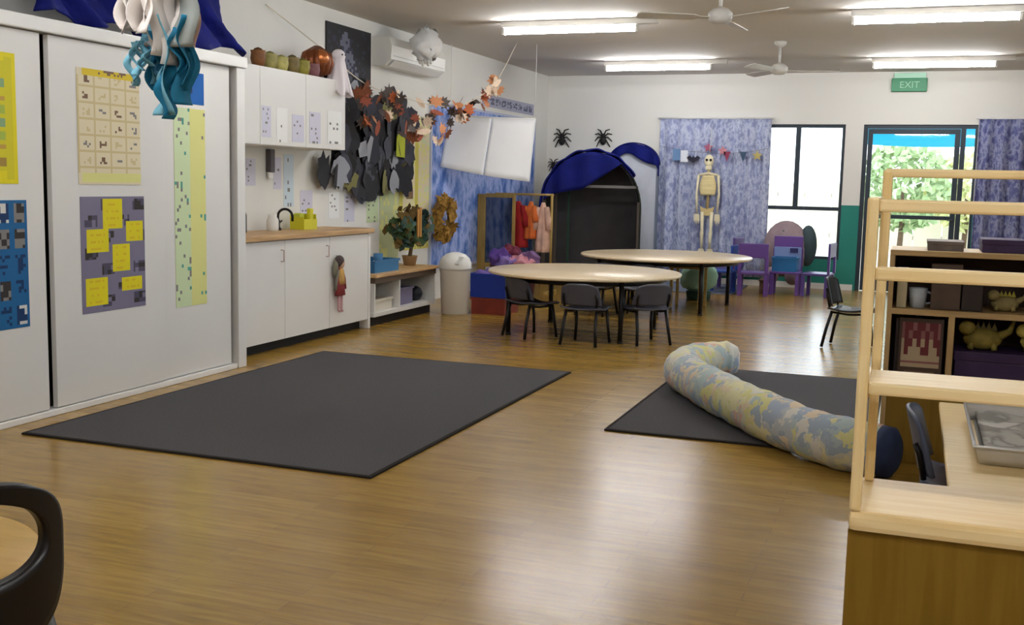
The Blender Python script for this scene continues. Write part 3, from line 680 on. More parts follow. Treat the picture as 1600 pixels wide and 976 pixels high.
# crumpled white lantern in front of it
t = thing('paper_lantern', 'crumpled white paper lantern hanging in front of the air conditioner', 'lantern', (-4.66, 10.08, 2.54))
b = MB(); b.ball((-4.66, 10.08, 2.69), .155, seg=22, sc=(.9, 1.05, 1.0))
for v in b.bm.verts: v.co += Vector((rw.uniform(-1, 1), rw.uniform(-1, 1), rw.uniform(-1, 1))) * .03
b.build('paper', mat('white_crumpled_paper', (238, 238, 238), .8), t)
MB().tube([(-4.66, 10.08, 2.82), (-4.66, 10.08, ZC)], .003, seg=6).build('string', M['white_plastic'], t)
b = MB()
for k in range(5): b.tube([(-4.66 + .03 * k - .06, 10.05, 2.56), (-4.65 + .03 * k - .06, 10.04, 2.50 - .02 * (k % 2))], .012, seg=6)
bmesh.ops.remove_doubles(b.bm, verts=b.bm.verts[:], dist=1e-5)
b.build('tassel', M['white_plastic'], t)

# black paper display: overlapping dark cut-outs with some grey, olive and one lime piece
t = thing('paper_display', 'big dark display of overlapping black paper cut outs on the wall beside the overhead cupboard', 'wall display', (XL, 9.7, 1.26))
blk = [mat('black_paper_%d' % k, c, .8) for k, c in enumerate(((36, 36, 42), (48, 48, 58), (60, 60, 72), (30, 29, 30), (78, 78, 88)))]
olive = mat('olive_paper', (120, 116, 70), .8); lime = mat('lime_paper', (170, 178, 44), .8); lgrey = mat('light_grey_paper', (150, 152, 160), .8)
MB().prism([(8.98, 1.42), (9.2, 1.34), (9.6, 1.36), (10.0, 1.32), (10.45, 1.36), (10.55, 1.6), (10.55, 2.0), (10.35, 2.15), (10.0, 2.1), (9.6, 2.2), (9.3, 2.35), (9.0, 2.4), (8.86, 2.3), (8.86, 1.75), (9.0, 1.6)], (XL + .001, 0, 0), (0, 1, 0), (0, 0, 1), .004).build('backing', blk[3], t)
def blob(n, r, jag, rr):
    return [((r * (1 + jag * rr.uniform(-1, .6) * (k % 2))) * math.cos(2 * math.pi * k / n), (r * (1 + jag * rr.uniform(-1, .6) * (k % 2))) * math.sin(2 * math.pi * k / n)) for k in range(n)]
cnt = 0
while cnt < 88:
    y, z = rw.uniform(8.62, 10.62), rw.uniform(1.28, 2.38)
    inside = (z < 1.75 and 8.66 + max(0, (1.55 - z)) * .4 < y < 10.6) or (z >= 1.75 and 8.86 < y < 10.6 - max(0, z - 2.1) * 1.2 and not (y > 9.6 and z > 2.15)) 
    if not inside or (z > 1.5 and y < 8.84): continue
    tlt = Matrix.Rotation(rw.uniform(-.5, .5), 3, 'X') @ Matrix.Rotation(rw.uniform(-.25, .25), 3, 'Z')
    m = blk[min(4, int(rw.random() ** 1.2 * 5))]
    if rw.random() < .05: m = olive
    if rw.random() < .035: m = lgrey
    MB().prism(blob(14, rw.uniform(.09, .17), .5, rw), (XL + .058 + .02 * rw.random(), y, z), tlt @ Vector((0, 1, 0)), tlt @ Vector((0, 0, 1)), .002).build('cut_out', m, t); cnt += 1
MB().prism([(-.10, -.11), (.1, -.12), (.11, .1), (-.09, .12)], (XL + .095, 10.26, 1.70), (0, 1, 0), (0, 0, 1), .002).build('lime_note', lime, t)['label'] = 'lime green paper note'
MB().prism([(-.08, -.06), (.09, -.07), (.08, .08), (-.09, .07)], (XL + .09, 9.45, 1.63), (0, 1, .2), (0, -.2, 1), .002).build('grey_note', lgrey, t)

# yellow display strip with brown photographs
def f_yel(i, j):
    if j < 12: return 2 if rw.random() < .75 else 1
    if i < 2 or (i in (9, 10)): return 2
    if 4 <= i <= 7 and (j - 12) % 9 in (2, 3, 4, 5): return 3 if rw.random() < .8 else 4
    if 13 <= i <= 16 and (j - 14) % 11 in (1, 2, 3): return 5 if rw.random() < .5 else 0
    return 1 if rw.random() < .3 else 0
b = MB(); b.sheet((XL + .002, 10.42, .60), (0, .76, 0), (0, 0, 1.43), 18, 60, .006, f_yel)
tag(b.build('yellow_display', [PAP['cream'], PAP['pyel'], mat('straw_card', (206, 194, 92), .7), PAP['brown'], mat('print_dark_tan', (128, 104, 56), .7), PAP['lgreen']]), 'tall yellow display strip with brown photographs, right of the black paper display', 'wall display')
b = MB(); b.sheet((XL + .001, 9.98, .50), (0, .43, 0), (0, 0, .78), 10, 16, .004, lambda i, j: 1 if rw.random() < .25 else 0)
tag(b.build('green_display', [mat('pale_green_card', (196, 204, 156), .8), PAP['pyel']]), 'pale green card on the wall behind the craft tree', 'wall display')

# blue board
boardm = mottle('blue_board_art', [(64, 98, 170), (88, 120, 190), (126, 150, 210), (170, 184, 232), (132, 156, 212), (76, 110, 182)], 4.5, .8, (1, 1, .7))
t = thing('display_board', 'large blue display board on the left wall behind the hanging white sheets', 'board', (XL + .01, 12.95, .36))
MB().bx(XL + .002, XL + .022, 11.2, 14.68, .36, 2.20).build('panel', boardm, t)
fr = MB()
for a in ((11.17, 14.71, .33, .36), (11.17, 14.71, 2.20, 2.23), (11.17, 11.2, .36, 2.20), (14.68, 14.71, .36, 2.20)): fr.bx(XL + .002, XL + .03, *a)
bmesh.ops.remove_doubles(fr.bm, verts=fr.bm.verts[:], dist=1e-5); fr.build('frame', mat('pale_lilac_trim', (186, 192, 214), .6), t)
b = MB(); b.sheet((XL + .003, 12.72, 2.285), (0, 1.95, 0), (0, 0, .15), 46, 9, .003, lambda i, j: 1 if 1 < j < 7 and 1 < i < 44 and i % 5 != 0 and rw.random() < .6 else 0)
tag(b.build('title_strip', [mat('title_lilac', (168, 170, 190), .7), mat('title_slate', (96, 98, 122), .7)]), 'long lilac grey heading strip above the blue display board', 'sign')

# hanging white sheets in front of the board
t = thing('hanging_banner', 'pair of white paper sheets strung up in front of the blue board', 'banner', (-4.7, 12.3, 1.4))
A0, A1, B0, B1 = Vector((-5.06, 11.60, 2.10)), Vector((-5.09, 11.42, 1.51)), Vector((-4.075, 11.76, 2.06)), Vector((-4.10, 11.66, 1.36))
bp_ = mat('white_banner_paper', (240, 240, 242), .7, var=.015, scale=3)
def bf(a, b_): 
    p = A0.lerp(B0, a); q = A1.lerp(B1, a); r = p.lerp(q, b_); return r + Vector((.0, .02 * math.sin(a * 7) - .03 * b_ * math.sin(a * 3.1), -.012 * math.sin(a * math.pi)))
MB().surf(lambda a, b_: bf(a * .497, b_), 14, 10, .004).build('sheet', bp_, t)
MB().surf(lambda a, b_: bf(.503 + a * .497, b_), 14, 10, .004).build('sheet', bp_, t)
for p in (bf(0.01, 0), bf(.99, 0)): MB().tube([p, Vector((p.x, p.y, ZC))], .003, seg=6).build('string', M['white_plastic'], t)
ln = MB().tube([bf(.0, -.01), bf(.25, -.01), bf(.5, -.01), bf(.75, -.01), bf(1, -.01)], .008, seg=8).build('top_rod', M['white_plastic'], t)

# ---------------------------------------------------------------- leaf garland
t = thing('leaf_garland', 'long garland of orange, brown and black paper leaves strung from the wall to the ceiling', 'garland', (-4.75, 9.6, 2.0))
key = [(-5.11, 7.9, 2.76), (-4.90, 8.40, 2.48), (-4.78, 9.0, 2.22), (-4.65, 9.5, 2.14), (-4.58, 10.0, 2.10), (-4.50, 10.5, 2.12), (-4.42, 10.95, 2.26), (-4.35, 11.25, 2.45), (-4.26, 11.60, 2.885)]
def spl(s):
    s = s * (len(key) - 1); i = min(int(s), len(key) - 2); f = s - i
    g = lambda k: Vector(key[max(0, min(len(key) - 1, k))])
    a, b_, c, d = g(i - 1), g(i), g(i + 1), g(i + 2)
    return .5 * ((2 * b_) + (c - a) * f + (2 * a - 5 * b_ + 4 * c - d) * f * f + (3 * b_ - a - 3 * c + d) * f ** 3)
MB().tube([spl(i / 48) for i in range(49)], .005, seg=6).build('string', mat('cream_string', (214, 204, 186), .8), t)
leafcols = [((176, 92, 52), 'rust'), ((202, 138, 96), 'peach'), ((116, 62, 34), 'brown'), ((62, 50, 46), 'dark'), ((220, 196, 172), 'cream'), ((150, 80, 60), 'brick'), ((92, 82, 78), 'grey')]
lms = [mat('leaf_paper_' + n, c, .8, var=.15, scale=15) for c, n in leafcols]
maple = [(0, -.5), (.06, -.2), (.34, -.3), (.28, -.1), (.5, .08), (.3, .12), (.34, .36), (.14, .28), (0, .55), (-.14, .28), (-.34, .36), (-.3, .12), (-.5, .08), (-.28, -.1), (-.34, -.3), (-.06, -.2)]
oval = [(0, -.5), (.14, -.3), (.2, 0), (.14, .3), (0, .5), (-.14, .3), (-.2, 0), (-.14, -.3)]
lo = []
for k in range(len(lms)):
    for shp in (maple, oval):
        b = MB().prism(shp, (0, 0, 0), (0, 1, 0), (0, 0, 1), .006)
        for v in b.bm.verts: v.co.x += .25 * v.co.y ** 2
        lo.append(b)
lom = []
for k, b in enumerate(lo):
    me = bpy.data.meshes.new('paper_leaf'); b.bm.to_mesh(me); b.bm.free(); me.materials.append(lms[k // 2]); lom.append(me)
def leaf(p, s, me):
    o = bpy.data.objects.new('paper_leaf', me); C.objects.link(o); o.parent = t; o.location = p - t.location
    o.rotation_euler = (rw.uniform(-3.1, 3.1), rw.uniform(-.6, .6), rw.uniform(-1.2, .5)); o.scale = (s, s, s)
for k in range(98):
    if k < 72: s = rw.uniform(.23, .67); drop = rw.uniform(-.05, .38) * (1 if s < .6 else .6)
    elif k < 86: s = rw.uniform(.68, .83); drop = rw.uniform(-.03, .16)
    else: s = rw.uniform(.82, .88); drop = rw.uniform(-.1, .1)
    ci = rw.choice([0, 1, 2, 3, 3, 4, 5, 6]) if s < .8 else rw.choice([0, 1, 4, 1, 4])
    leaf(spl(s) + Vector((rw.uniform(-.05, .05), rw.uniform(-.05, .05), -drop)), rw.uniform(.11, .17), lom[ci * 2 + (rw.random() < .3)])

# copper bauble and white ghost near its left end
t = thing('copper_lantern', 'copper foil lantern hanging from the garland string beside the white paper ghost', 'lantern', (-4.86, 8.30, 2.2))
cop = mat('copper_foil', (186, 112, 64), .35, metal=.7); copd = mat('dark_copper_foil', (122, 66, 34), .45, metal=.5)
b = MB()
for k in range(14):
    a = k * math.pi / 7; b.tube([(-4.86 + .02 * math.cos(a), 8.30 + .02 * math.sin(a), 2.46), (-4.86 + .09 * math.cos(a), 8.30 + .13 * math.sin(a), 2.39), (-4.86 + .10 * math.cos(a), 8.30 + .15 * math.sin(a), 2.33), (-4.86 + .08 * math.cos(a), 8.30 + .12 * math.sin(a), 2.26), (-4.86 + .02 * math.cos(a), 8.30 + .02 * math.sin(a), 2.22)], [.012, .03, .034, .03, .012], seg=6)
b.build('ribs', copd, t)
MB().ball((-4.80, 8.25, 2.36), .075, seg=16).build('foil_ball', cop, t)
MB().tube([(-4.86, 8.30, 2.45), spl(.135)], .003, seg=6).build('string', M['white_plastic'], t)
MB().surf(lambda a, b_: (-4.86 + .02 * math.sin(a * 20), 8.20 + .16 * b_, 2.25 - .09 * a), 8, 3, .004).build('tail', cop, t)
t = thing('paper_ghost', 'white paper ghost hanging between the copper lantern and the black picture', 'ghost', (-4.80, 8.56, 2.06))
gw = mat('ghost_paper', (232, 224, 228), .8)
MB().surf(lambda a, b_: (-4.80 + (.05 + .06 * b_) * math.cos(a * 6.2832) * (1 + .25 * b_ * math.sin(a * 44)), 8.56 + (.055 + .075 * b_ ** 1.5) * math.sin(a * 6.2832) * (1 + .25 * b_ * math.sin(a * 44)), 2.40 - .32 * b_ - .02 * math.sin(a * 37) * b_), 48, 8, .003).build('skirt', gw, t)
MB().ball((-4.80, 8.56, 2.41), .062, seg=16).build('head', gw, t)
for s in (-.022, .022): MB().ball((-4.743, 8.55 + s, 2.42), .008, seg=8).build('eye', M['black'], t)
MB().tube([(-4.80, 8.56, 2.46), spl(.17)], .003, seg=6).build('string', M['white_plastic'], t)

# ---------------------------------------------------------------- craft tree in a pot on the low shelf
t = thing('craft_tree', 'potted craft tree with green and brown leaves and wooden sticks, on the low shelf', 'plant', (-4.85, 10.06, .486))
px, py = -4.82, 10.08
MB().lathe([(0, .486), (.06, .486), (.08, .58), (.085, .585), (.075, .585), (0, .57)], (px, py, 0), 20).build('pot', mat('tan_pot', (160, 128, 88), .6), t)
MB().tube([(px, py, .57), (px + .01, py + .02, .68), (px, py, .80), (px - .02, py - .01, 1.0)], [.022, .02, .016, .008], seg=8).build('trunk', mat('tree_trunk', (104, 84, 56), .9), t)
for nm, col, n in (('green_leaves', (62, 84, 48), 90), ('teal_leaves', (70, 96, 88), 50), ('brown_leaves', (112, 88, 44), 80), ('dark_leaves', (16, 50, 46), 50)):
    b = MB()
    for k in range(n):
        a = rw.uniform(0, 6.28); rr = rw.uniform(.4, 1)
        c = Vector((px + .12 * rw.uniform(-1, 1), py + .34 * rr * math.cos(a), .885 + .21 * rr * math.sin(a)))
        if nm == 'dark_leaves': c = Vector((px + .08 + .05 * rw.uniform(-1, 1), py + .07 + .07 * rw.uniform(-1, 1), .91 + .12 * rw.uniform(-1, 1)))
        if nm in ('green_leaves', 'teal_leaves') and c.z > .95: c.z -= .16
        u = Vector((rw.uniform(-.6, .6), rw.uniform(-1, 1), rw.uniform(-1, 1))).normalized(); v = u.orthogonal(); s_ = rw.uniform(.04, .08)
        b.prism([(-s_, 0), (-s_ * .3, -s_ * .4), (s_, 0), (-s_ * .3, s_ * .4)], c, u, v, .003)
    b.build(nm, mat(nm, col, .8, var=.2, scale=20), t)
for dy_, dz in ((-.03, 0), (-.085, -.02)): MB().box((px + .13, py + dy_, .93 + dz), (.016, .035, .30), bev=.003).build('wooden_stick', mat('stick_wood', (184, 132, 66), .7), t)
t = thing('gold_wreath', 'golden brown wreath hanging on the wall right of the craft tree', 'wreath', (XL + .05, 11.28, .75))
b = MB()
for k in range(150):
    a = rw.uniform(0, 6.28); rr = .19 + .06 * rw.uniform(-1, 1)
    c = Vector((XL + .16 + .03 * rw.uniform(-1, 1), 11.28 + rr * 1.1 * math.cos(a), .93 + rr * math.sin(a)))
    u = Vector((rw.uniform(-.6, .6), rw.uniform(-1, 1), rw.uniform(-1, 1))).normalized(); v = u.orthogonal(); s_ = rw.uniform(.05, .09)
    b.prism([(-s_, 0), (0, -s_ * .4), (s_, 0), (0, s_ * .4)], c, u, v, .003)
b.build('leaves', mat('wreath_leaves', (150, 112, 44), .8, var=.45, scale=25), t)
MB().tube([(XL + .13, 11.28 + .21 * math.cos(a), .93 + .19 * math.sin(a)) for a in [i * math.pi / 16 for i in range(33)]], .035, seg=8, cap=False).build('ring', mat('wreath_ring', (106, 78, 40), .9), t)

# ---------------------------------------------------------------- dress-up corner: gold framed mirror and clothes rail
t = thing('dressing_mirror', 'narrow standing mirror in a gold wooden frame before the blue board', 'mirror', (-4.93, 12.6, 0))
gold = wood('gold_wood', (158, 128, 62), (180, 148, 82), (30, 30, 3), .5)
mx_, mw = -4.83, .21
for s, w_ in ((-1, .10), (1, .035)): MB().bx(mx_ + s * mw - w_ / 2, mx_ + s * mw + w_ / 2, 12.58, 12.62, 0, 1.20, bev=.005).build('upright', gold, t)
for z in (.30, 1.16): MB().bx(mx_ - mw + .05, mx_ + mw - .018, 12.585, 12.615, z, z + .05, bev=.004).build('cross_rail', gold, t)
mirror = mat('mirror_glass', (120, 122, 128), .06, metal=1.0)
MB().bx(mx_ - mw + .05, mx_ + mw - .018, 12.596, 12.604, .35, 1.16).build('glass', mirror, t)
for s in (-1, 1): MB().bx(mx_ + s * mw - .02, mx_ + s * mw + .02, 12.42, 12.84, 0, .03, bev=.005).build('foot', gold, t)
t = thing('clothes_rail', 'wooden dress up rail holding bright costumes beside the dark hut', 'clothes rail', (-4.6, 12.75, 0))
for x in (-4.90, -4.18): MB().tube([(x, 12.75, 0.02), (x, 12.75, 1.22)], .016).build('upright', gold, t); MB().bx(x - .02, x + .02, 12.55, 12.95, 0, .03, bev=.005).build('foot', gold, t)
MB().tube([(-4.92, 12.75, 1.205), (-4.16, 12.75, 1.205)], .014).build('rail', gold, t)
def costume(x, w_, z0, z1, c, label, d=0.0, flare=1.25):
    t = thing('hanging_costume', label, 'costume', (x, 12.75, z0), group=None)
    m = mat('costume_cloth', c, .85, var=.22, scale=9)
    def fn(a, b_):
        an = a * 6.2832; k = 1 - (1 - b_) ** 5 * .85
        return (x + w_ * .5 * (1 + (flare - 1) * b_) * k * math.cos(an) * (1 + .08 * math.sin(an * 5) * b_), 12.75 + d + (.05 + .04 * b_) * math.sin(an) + .015 * math.sin(an * 7) * b_, z1 - (z1 - z0) * b_)
    MB().surf(fn, 36, 10, .004).build('garment', m, t)
    for s in (-1, 1):
        MB().tube([(x + s * w_ * .32, 12.75 + d - .02, z1 - .06), (x + s * w_ * .55, 12.75 + d - .05, z1 - .2), (x + s * w_ * .6, 12.75 + d - .05, z1 - (z1 - z0) * .55)], [.035, .04, .035], seg=10).build('sleeve', m, t)
    MB().tube([(x, 12.75 + d * .5, z1 - .02), (x, 12.75, z1 + .05), (x, 12.765, z1 + .075), (x, 12.75, z1 + .088)], .004, seg=6).build('hook', M['grey_metal'], t)
costume(-4.80, .17, .62, 1.12, (222, 176, 168), 'pale pink costume hanging next to the mirror', .03)
costume(-4.61, .20, .55, 1.12, (160, 28, 30), 'bright red costume in the middle of the clothes rail', -.02)
costume(-4.45, .13, .66, 1.12, (208, 104, 44), 'orange costume right of the red one on the clothes rail', 0)
costume(-4.30, .15, .50, 1.11, (214, 172, 150), 'peach costume at the right end of the clothes rail', .03)
t = thing('fabric_basket', 'low basket heaped with purple and pink cloths under the clothes rail', 'basket', (-4.6, 12.5, 0))
MB().lathe([(0, 0), (.30, 0), (.36, .36), (.375, .37), (.35, .37), (0, .30)], (-4.45, 12.18, 0), 24, sx=.82, sy=.6).build('basket', mat('plum_basket', (92, 54, 70), .8, bump=.3, bscale=40), t)
for k, (x, y, c, h) in enumerate(((-4.62, 12.16, (96, 66, 140), .56), (-4.50, 12.10, (136, 112, 176), .48), (-4.34, 12.14, (206, 140, 150), .50), (-4.29, 12.24, (120, 88, 130), .55), (-4.54, 12.27, (110, 40, 60), .6))):
    b = MB(); b.ball((x, y, h - .12), .12, seg=30, sc=(1.2, .9, .95))
    for v in b.bm.verts:
        q = v.co; d = Vector((math.sin(q.y * 55 + k * 2) + math.sin(q.z * 47 + k), math.sin(q.z * 52 + k) + math.sin(q.x * 61), math.sin(q.x * 49 + k * 3) + math.sin(q.y * 43)))
        v.co += d * .016
    b.build('cloth', mat('basket_cloth_%d' % k, c, .9), t)
# ================================================================ RUGS, CUSHION
rm = random.Random(33)
def rug(name, x0, x1, y0, y1, label):
    b = MB(); b.bx(x0 + .02, x1 - .02, y0 + .02, y1 - .02, 0, .011)
    t = thing(name, label, 'mat', ((x0 + x1) / 2, (y0 + y1) / 2, 0)); b.build('pile', M['rug'], t)
    e = MB()
    for a in ((x0, x1, y0, y0 + .02), (x0, x1, y1 - .02, y1), (x0, x0 + .02, y0 + .02, y1 - .02), (x1 - .02, x1, y0 + .02, y1 - .02)): e.bx(*a, 0, .010)
    bmesh.ops.remove_doubles(e.bm, verts=e.bm.verts[:], dist=1e-5); e.build('binding', M['rugedge'], t)
rug('floor_mat', -4.28, -2.25, 4.32, 7.41, 'large charcoal floor mat lying in front of the tall white cupboard')
rug('floor_mat', -1.54, -.13, 5.73, 8.07, 'charcoal floor mat under the long patterned cushion')
tag(MB().bx(-3.6, -2.1, 13.75, 15.15, 0, .012, bev=.004).build('floor_mat', mat('blue_grey_mat', (104, 112, 128), .9, spec=.1)), 'blue grey mat on the floor under the patterned curtain, beyond the far round table', 'mat')

quilt = patches('patchwork_cotton', [(172, 178, 182), (192, 190, 172), (206, 202, 162), (152, 164, 178), (200, 198, 188), (206, 190, 164), (166, 180, 180), (196, 164, 150), (200, 196, 138), (158, 168, 184)], 12.5, .9, distort=1.3, bump=.25)
t = thing('bolster_cushion', 'long curved bolster cushion in pastel patchwork lying across the charcoal mat', 'cushion', (-.8, 6.4, .011))
pts = [(-1.10, 7.72, .14), (-1.19, 7.70, .14), (-1.29, 7.62, .14), (-1.375, 7.46, .14), (-1.40, 7.25, .14), (-1.36, 7.03, .14), (-1.25, 6.80, .14), (-1.10, 6.53, .14), (-.93, 6.25, .14), (-.76, 5.98, .14), (-.58, 5.74, .137), (-.40, 5.55, .129), (-.22, 5.42, .127), (-.07, 5.36, .127)]
def dense(p, n):
    p = [Vector(q) for q in p]; out = []
    for i in range(len(p) - 1):
        a, b_, c, d = p[max(i - 1, 0)], p[i], p[i + 1], p[min(i + 2, len(p) - 1)]
        for k in range(n):
            f = k / n; out.append(.5 * ((2 * b_) + (c - a) * f + (2 * a - 5 * b_ + 4 * c - d) * f * f + (3 * b_ - a - 3 * c + d) * f ** 3))
    return out + [p[-1]]
pp = dense(pts, 4); n = len(pp)
rad = [.128 * min(1, (.35 + .65 * math.sqrt(min(1, i / 4.0)))) * (1 + .03 * math.sin(i * 1.9) + .02 * math.sin(i * .7)) for i in range(n)]
b = MB().tube(pp, rad, seg=26); b.build('cover', quilt, t)
MB().tube([(-.08, 5.364, .127), (-.035, 5.346, .127), (-.015, 5.338, .127), (-.008, 5.335, .127)], [.124, .121, .09, .02], seg=26).build('end_cap', mat('navy_cotton', (40, 52, 84), .9, var=.15, scale=15), t)

# ================================================================ TABLES AND CHAIRS
def round_table(cx, cy, r, z, a0, label):
    t = thing('round_table', label, 'table', (cx, cy, 0), group=None)
    MB().lathe([(0, z - .028), (r - .012, z - .028), (r, z - .02), (r, z - .006), (r - .006, z), (0, z)], (cx, cy, 0), 64).build('tabletop', M['table'], t)
    MB().lathe([(r - .16, z - .075), (r - .14, z - .075), (r - .14, z - .028), (r - .16, z - .028), (r - .16, z - .075)], (cx, cy, 0), 48).build('under_frame', M['dark_metal'], t)
    for k in range(4):
        a = a0 + k * math.pi / 2; d = Vector((math.cos(a), math.sin(a), 0)); p = Vector((cx, cy, 0)) + d * (r - .14)
        l = MB().tube([(p.x, p.y, z - .03), (p.x, p.y, .012)], .022, seg=12).build('leg', M['dark_metal'], t)
        MB().lathe([(0, 0), (.026, 0), (.026, .02), (0, .02)], (p.x, p.y, 0), 12).build('foot_cap', M['black'], l)
    return t
round_table(-2.8, 9.55, .88, .565, R(-48), 'round pale topped table with black legs, the nearer one with grey chairs pushed in')
round_table(-2.58, 12.0, .95, .585, R(-50), 'round pale topped table with black legs, the farther one before the patterned curtain')

def make_chair(name, label, shell, legm, cat='chair', group=None, h=.31, top=.528, w=.36, solid=False):
    """sits facing +Y; back towards -Y"""
    t = thing(name, label, cat, (0, 0, 0), 0, group)
    def seat(a, b_):
        x = (a - .5) * w; y = -.16 + .34 * b_
        return (x * (1 - .08 * b_), y, h + .018 * (abs(a - .5) * 2) ** 2 - .02 * math.sin(math.pi * min(1, b_ * 1.1)) - (.02 * max(0, b_ - .85) / .15))
    MB().surf(seat, 14, 14, .014).build('seat', shell, t, world=False)
    def back(a, b_):
        x = (a - .5) * w * (1 - .10 * b_ ** 2); k = (abs(a - .5) * 2)
        z = h + .035 + (top - h - .035) * b_ - .035 * k ** 4 * b_
        return (x, -.165 - .05 * b_ + .045 * k ** 2, z)
    MB().surf(back, 14, 12, .014).build('backrest', shell, t, world=False)
    for sx in (-1, 1):
        MB().tube([(sx * w * .38, -.13, h - .01), (sx * w * .40, -.17, h * .5), (sx * w * .44, -.20, .006)], .0135, seg=10).build('leg', legm, t, world=False)
        MB().tube([(sx * w * .38, .12, h - .015), (sx * w * .40, .145, h * .5), (sx * w * .44, .16, .006)], .0135, seg=10).build('leg', legm, t, world=False)
        MB().tube([(sx * w * .40, -.15, h + .02), (sx * w * .42, -.17, h + .1), (sx * w * .40, -.185, top - .09)], .010, seg=8).build('back_post', legm, t, world=False)
    MB().tube([(-w * .38, -.13, h - .02), (-w * .3, 0, h - .035), (-w * .38, .12, h - .025), (w * .38, .12, h - .025), (w * .3, 0, h - .035), (w * .38, -.13, h - .02)], .009, seg=8).build('seat_frame', legm, t, world=False)
    return t
gchair = make_chair('kids_chair', 'charcoal plastic childs chair pushed in at the front middle of the nearer round table', M['chair_grey'], M['dark_metal'])
gchair.location = (-2.56, 8.83, 0); gchair.rotation_euler = (0, 0, R(-4))
dup(gchair, (-3.12, 9.02, 0), R(-32), 'charcoal plastic childs chair at the left of the nearer round table, by the blue crate')
dup(gchair, (-2.13, 9.12, 0), R(40), 'charcoal plastic childs chair at the right of the nearer round table, beside its leg')
dup(gchair, (-3.05, 10.85, 0), R(170), 'charcoal plastic childs chair standing between the two round tables, left one')
dup(gchair, (-2.60, 10.93, 0), R(186), 'charcoal plastic childs chair standing between the two round tables, right one')
bchair = make_chair('kids_chair', 'black childs chair with dark metal legs, alone just left of the tall pine rack', M['chair_black'], M['dark_metal'], h=.33, top=.60)
bchair.location = (-.46, 9.75, 0); bchair.rotation_euler = (0, 0, R(-100))

# low trestle bench top behind the near table, and a green cloth under the far one
t = thing('activity_bench', 'low yellow brown bench between the two round tables', 'bench', (-2.0, 11.35, 0))
bw = wood('olive_wood', (150, 118, 56), (170, 138, 74), (3, 30, 30), .5)
MB().bx(-2.36, -1.98, 11.55, 11.95, .44, .47, bev=.005).build('top', bw, t)
for x in (-2.33, -2.01):
    for y in (11.58, 11.92): MB().bx(x - .015, x + .015, y - .015, y + .015, 0, .44).build('leg', bw, t)
t.location = (-2.17, 11.75, 0)
for c in kids(t): c.location = (c.location.x, c.location.y, c.location.z)
b = MB(); b.ball((-2.38, 13.0, .26), .20, seg=20, sc=(1.1, .8, .9))
for v in b.bm.verts: v.co += Vector((rm.uniform(-1, 1), rm.uniform(-1, 1), rm.uniform(-1, 1))) * .02
t = thing('soft_pouffe', 'pale green soft pouffe under the edge of the far round table', 'pouffe', (-2.38, 13.0, 0))
b.build('cover', mat('mint_fabric', (150, 188, 164), .9, var=.1, scale=10), t)
MB().lathe([(0, 0), (.14, 0), (.15, .10), (0, .10)], (-2.38, 13.0, 0), 20).build('base', mat('dark_green_base', (40, 70, 56), .8), t)

# ================================================================ PLAY HUT AT THE BACK
hx, hw, hy = -4.155, .655, 14.0
t = thing('play_hut', 'dark arched play hut in the back corner with a blue cloth over its roof', 'play hut', (hx, 14.4, 0))
dk = mat('dark_green_fabric', (46, 52, 48), .9, var=.2, scale=4); dk2 = mat('charcoal_fabric', (70, 68, 70), .9, var=.12, scale=5); br = mat('hut_brown_edge', (76, 66, 58), .7)
def arch(a, r=hw, h0=1.02, hh=.74):
    if a < .25: return (-r, h0 * a / .25)
    if a > .75: return (r, h0 * (1 - a) / .25)
    th = math.pi * (1 - (a - .25) / .5); return (r * math.cos(th), h0 + hh * math.sin(th))
MB().surf(lambda a, b_: (hx + arch(a)[0], hy + .7 * b_, max(.003, arch(a)[1])), 64, 4, .02).build('shell', dk, t)
pl_ = [arch(i / 64, hw - .012, 1.02, .728) for i in range(65)]
MB().prism([(p[0], max(.004, p[1])) for p in pl_], (hx, hy + .68, 0), (1, 0, 0), (0, 0, 1), .015).build('back_panel', dk2, t)
for s, w_ in ((-1, .05), (1, .03)):
    MB().bx(hx + s * (hw - .03) - w_ / 2, hx + s * (hw - .03) + w_ / 2, hy - .02, hy + .02, 0, 1.12).build('front_post', br, t)
MB().bx(hx - .34, hx + hw - .04, hy + .02, hy + .06, 1.30, 1.335).build('cross_bar', mat('grey_bar', (112, 108, 104), .6), t)
MB().bx(hx - .32, hx - .29, hy + .3, hy + .34, 0, 1.36).build('inner_post', mat('bottle_green_post', (24, 62, 48), .7), t)
MB().bx(hx - .50, hx - .46, hy + .2, hy + .24, 0, 1.3).build('inner_post', br, t)
def roof(a, b_):
    q = .235 + a * .42; r = hw + .03; x, z = arch(q, r, 1.02, .77)
    yy = hy - .06 + .75 * b_
    dr = .30 * max(0, 1 - a * 1.5) * 0
    return (hx + x, yy, z + .012 * math.sin(a * 40 + b_ * 5) + .01)
MB().surf(roof, 60, 14, .02).build('roof_cloth', M['blue_cloth'], t)
# cloth swag across the upper opening
def swag(a, b_):
    q = .25 + a * .40; x, z = arch(q, hw + .01, 1.02, .75)
    low = 1.24 + .10 * a - .18 * (1 - a) ** 3 + .42 * max(0, a - .55) / .45
    return (hx + x, hy - .045 + .015 * math.sin(a * 30), z + (min(low, z - .02) - z) * b_)
MB().surf(swag, 44, 8, .012).build('swag_cloth', M['blue_cloth'], t)

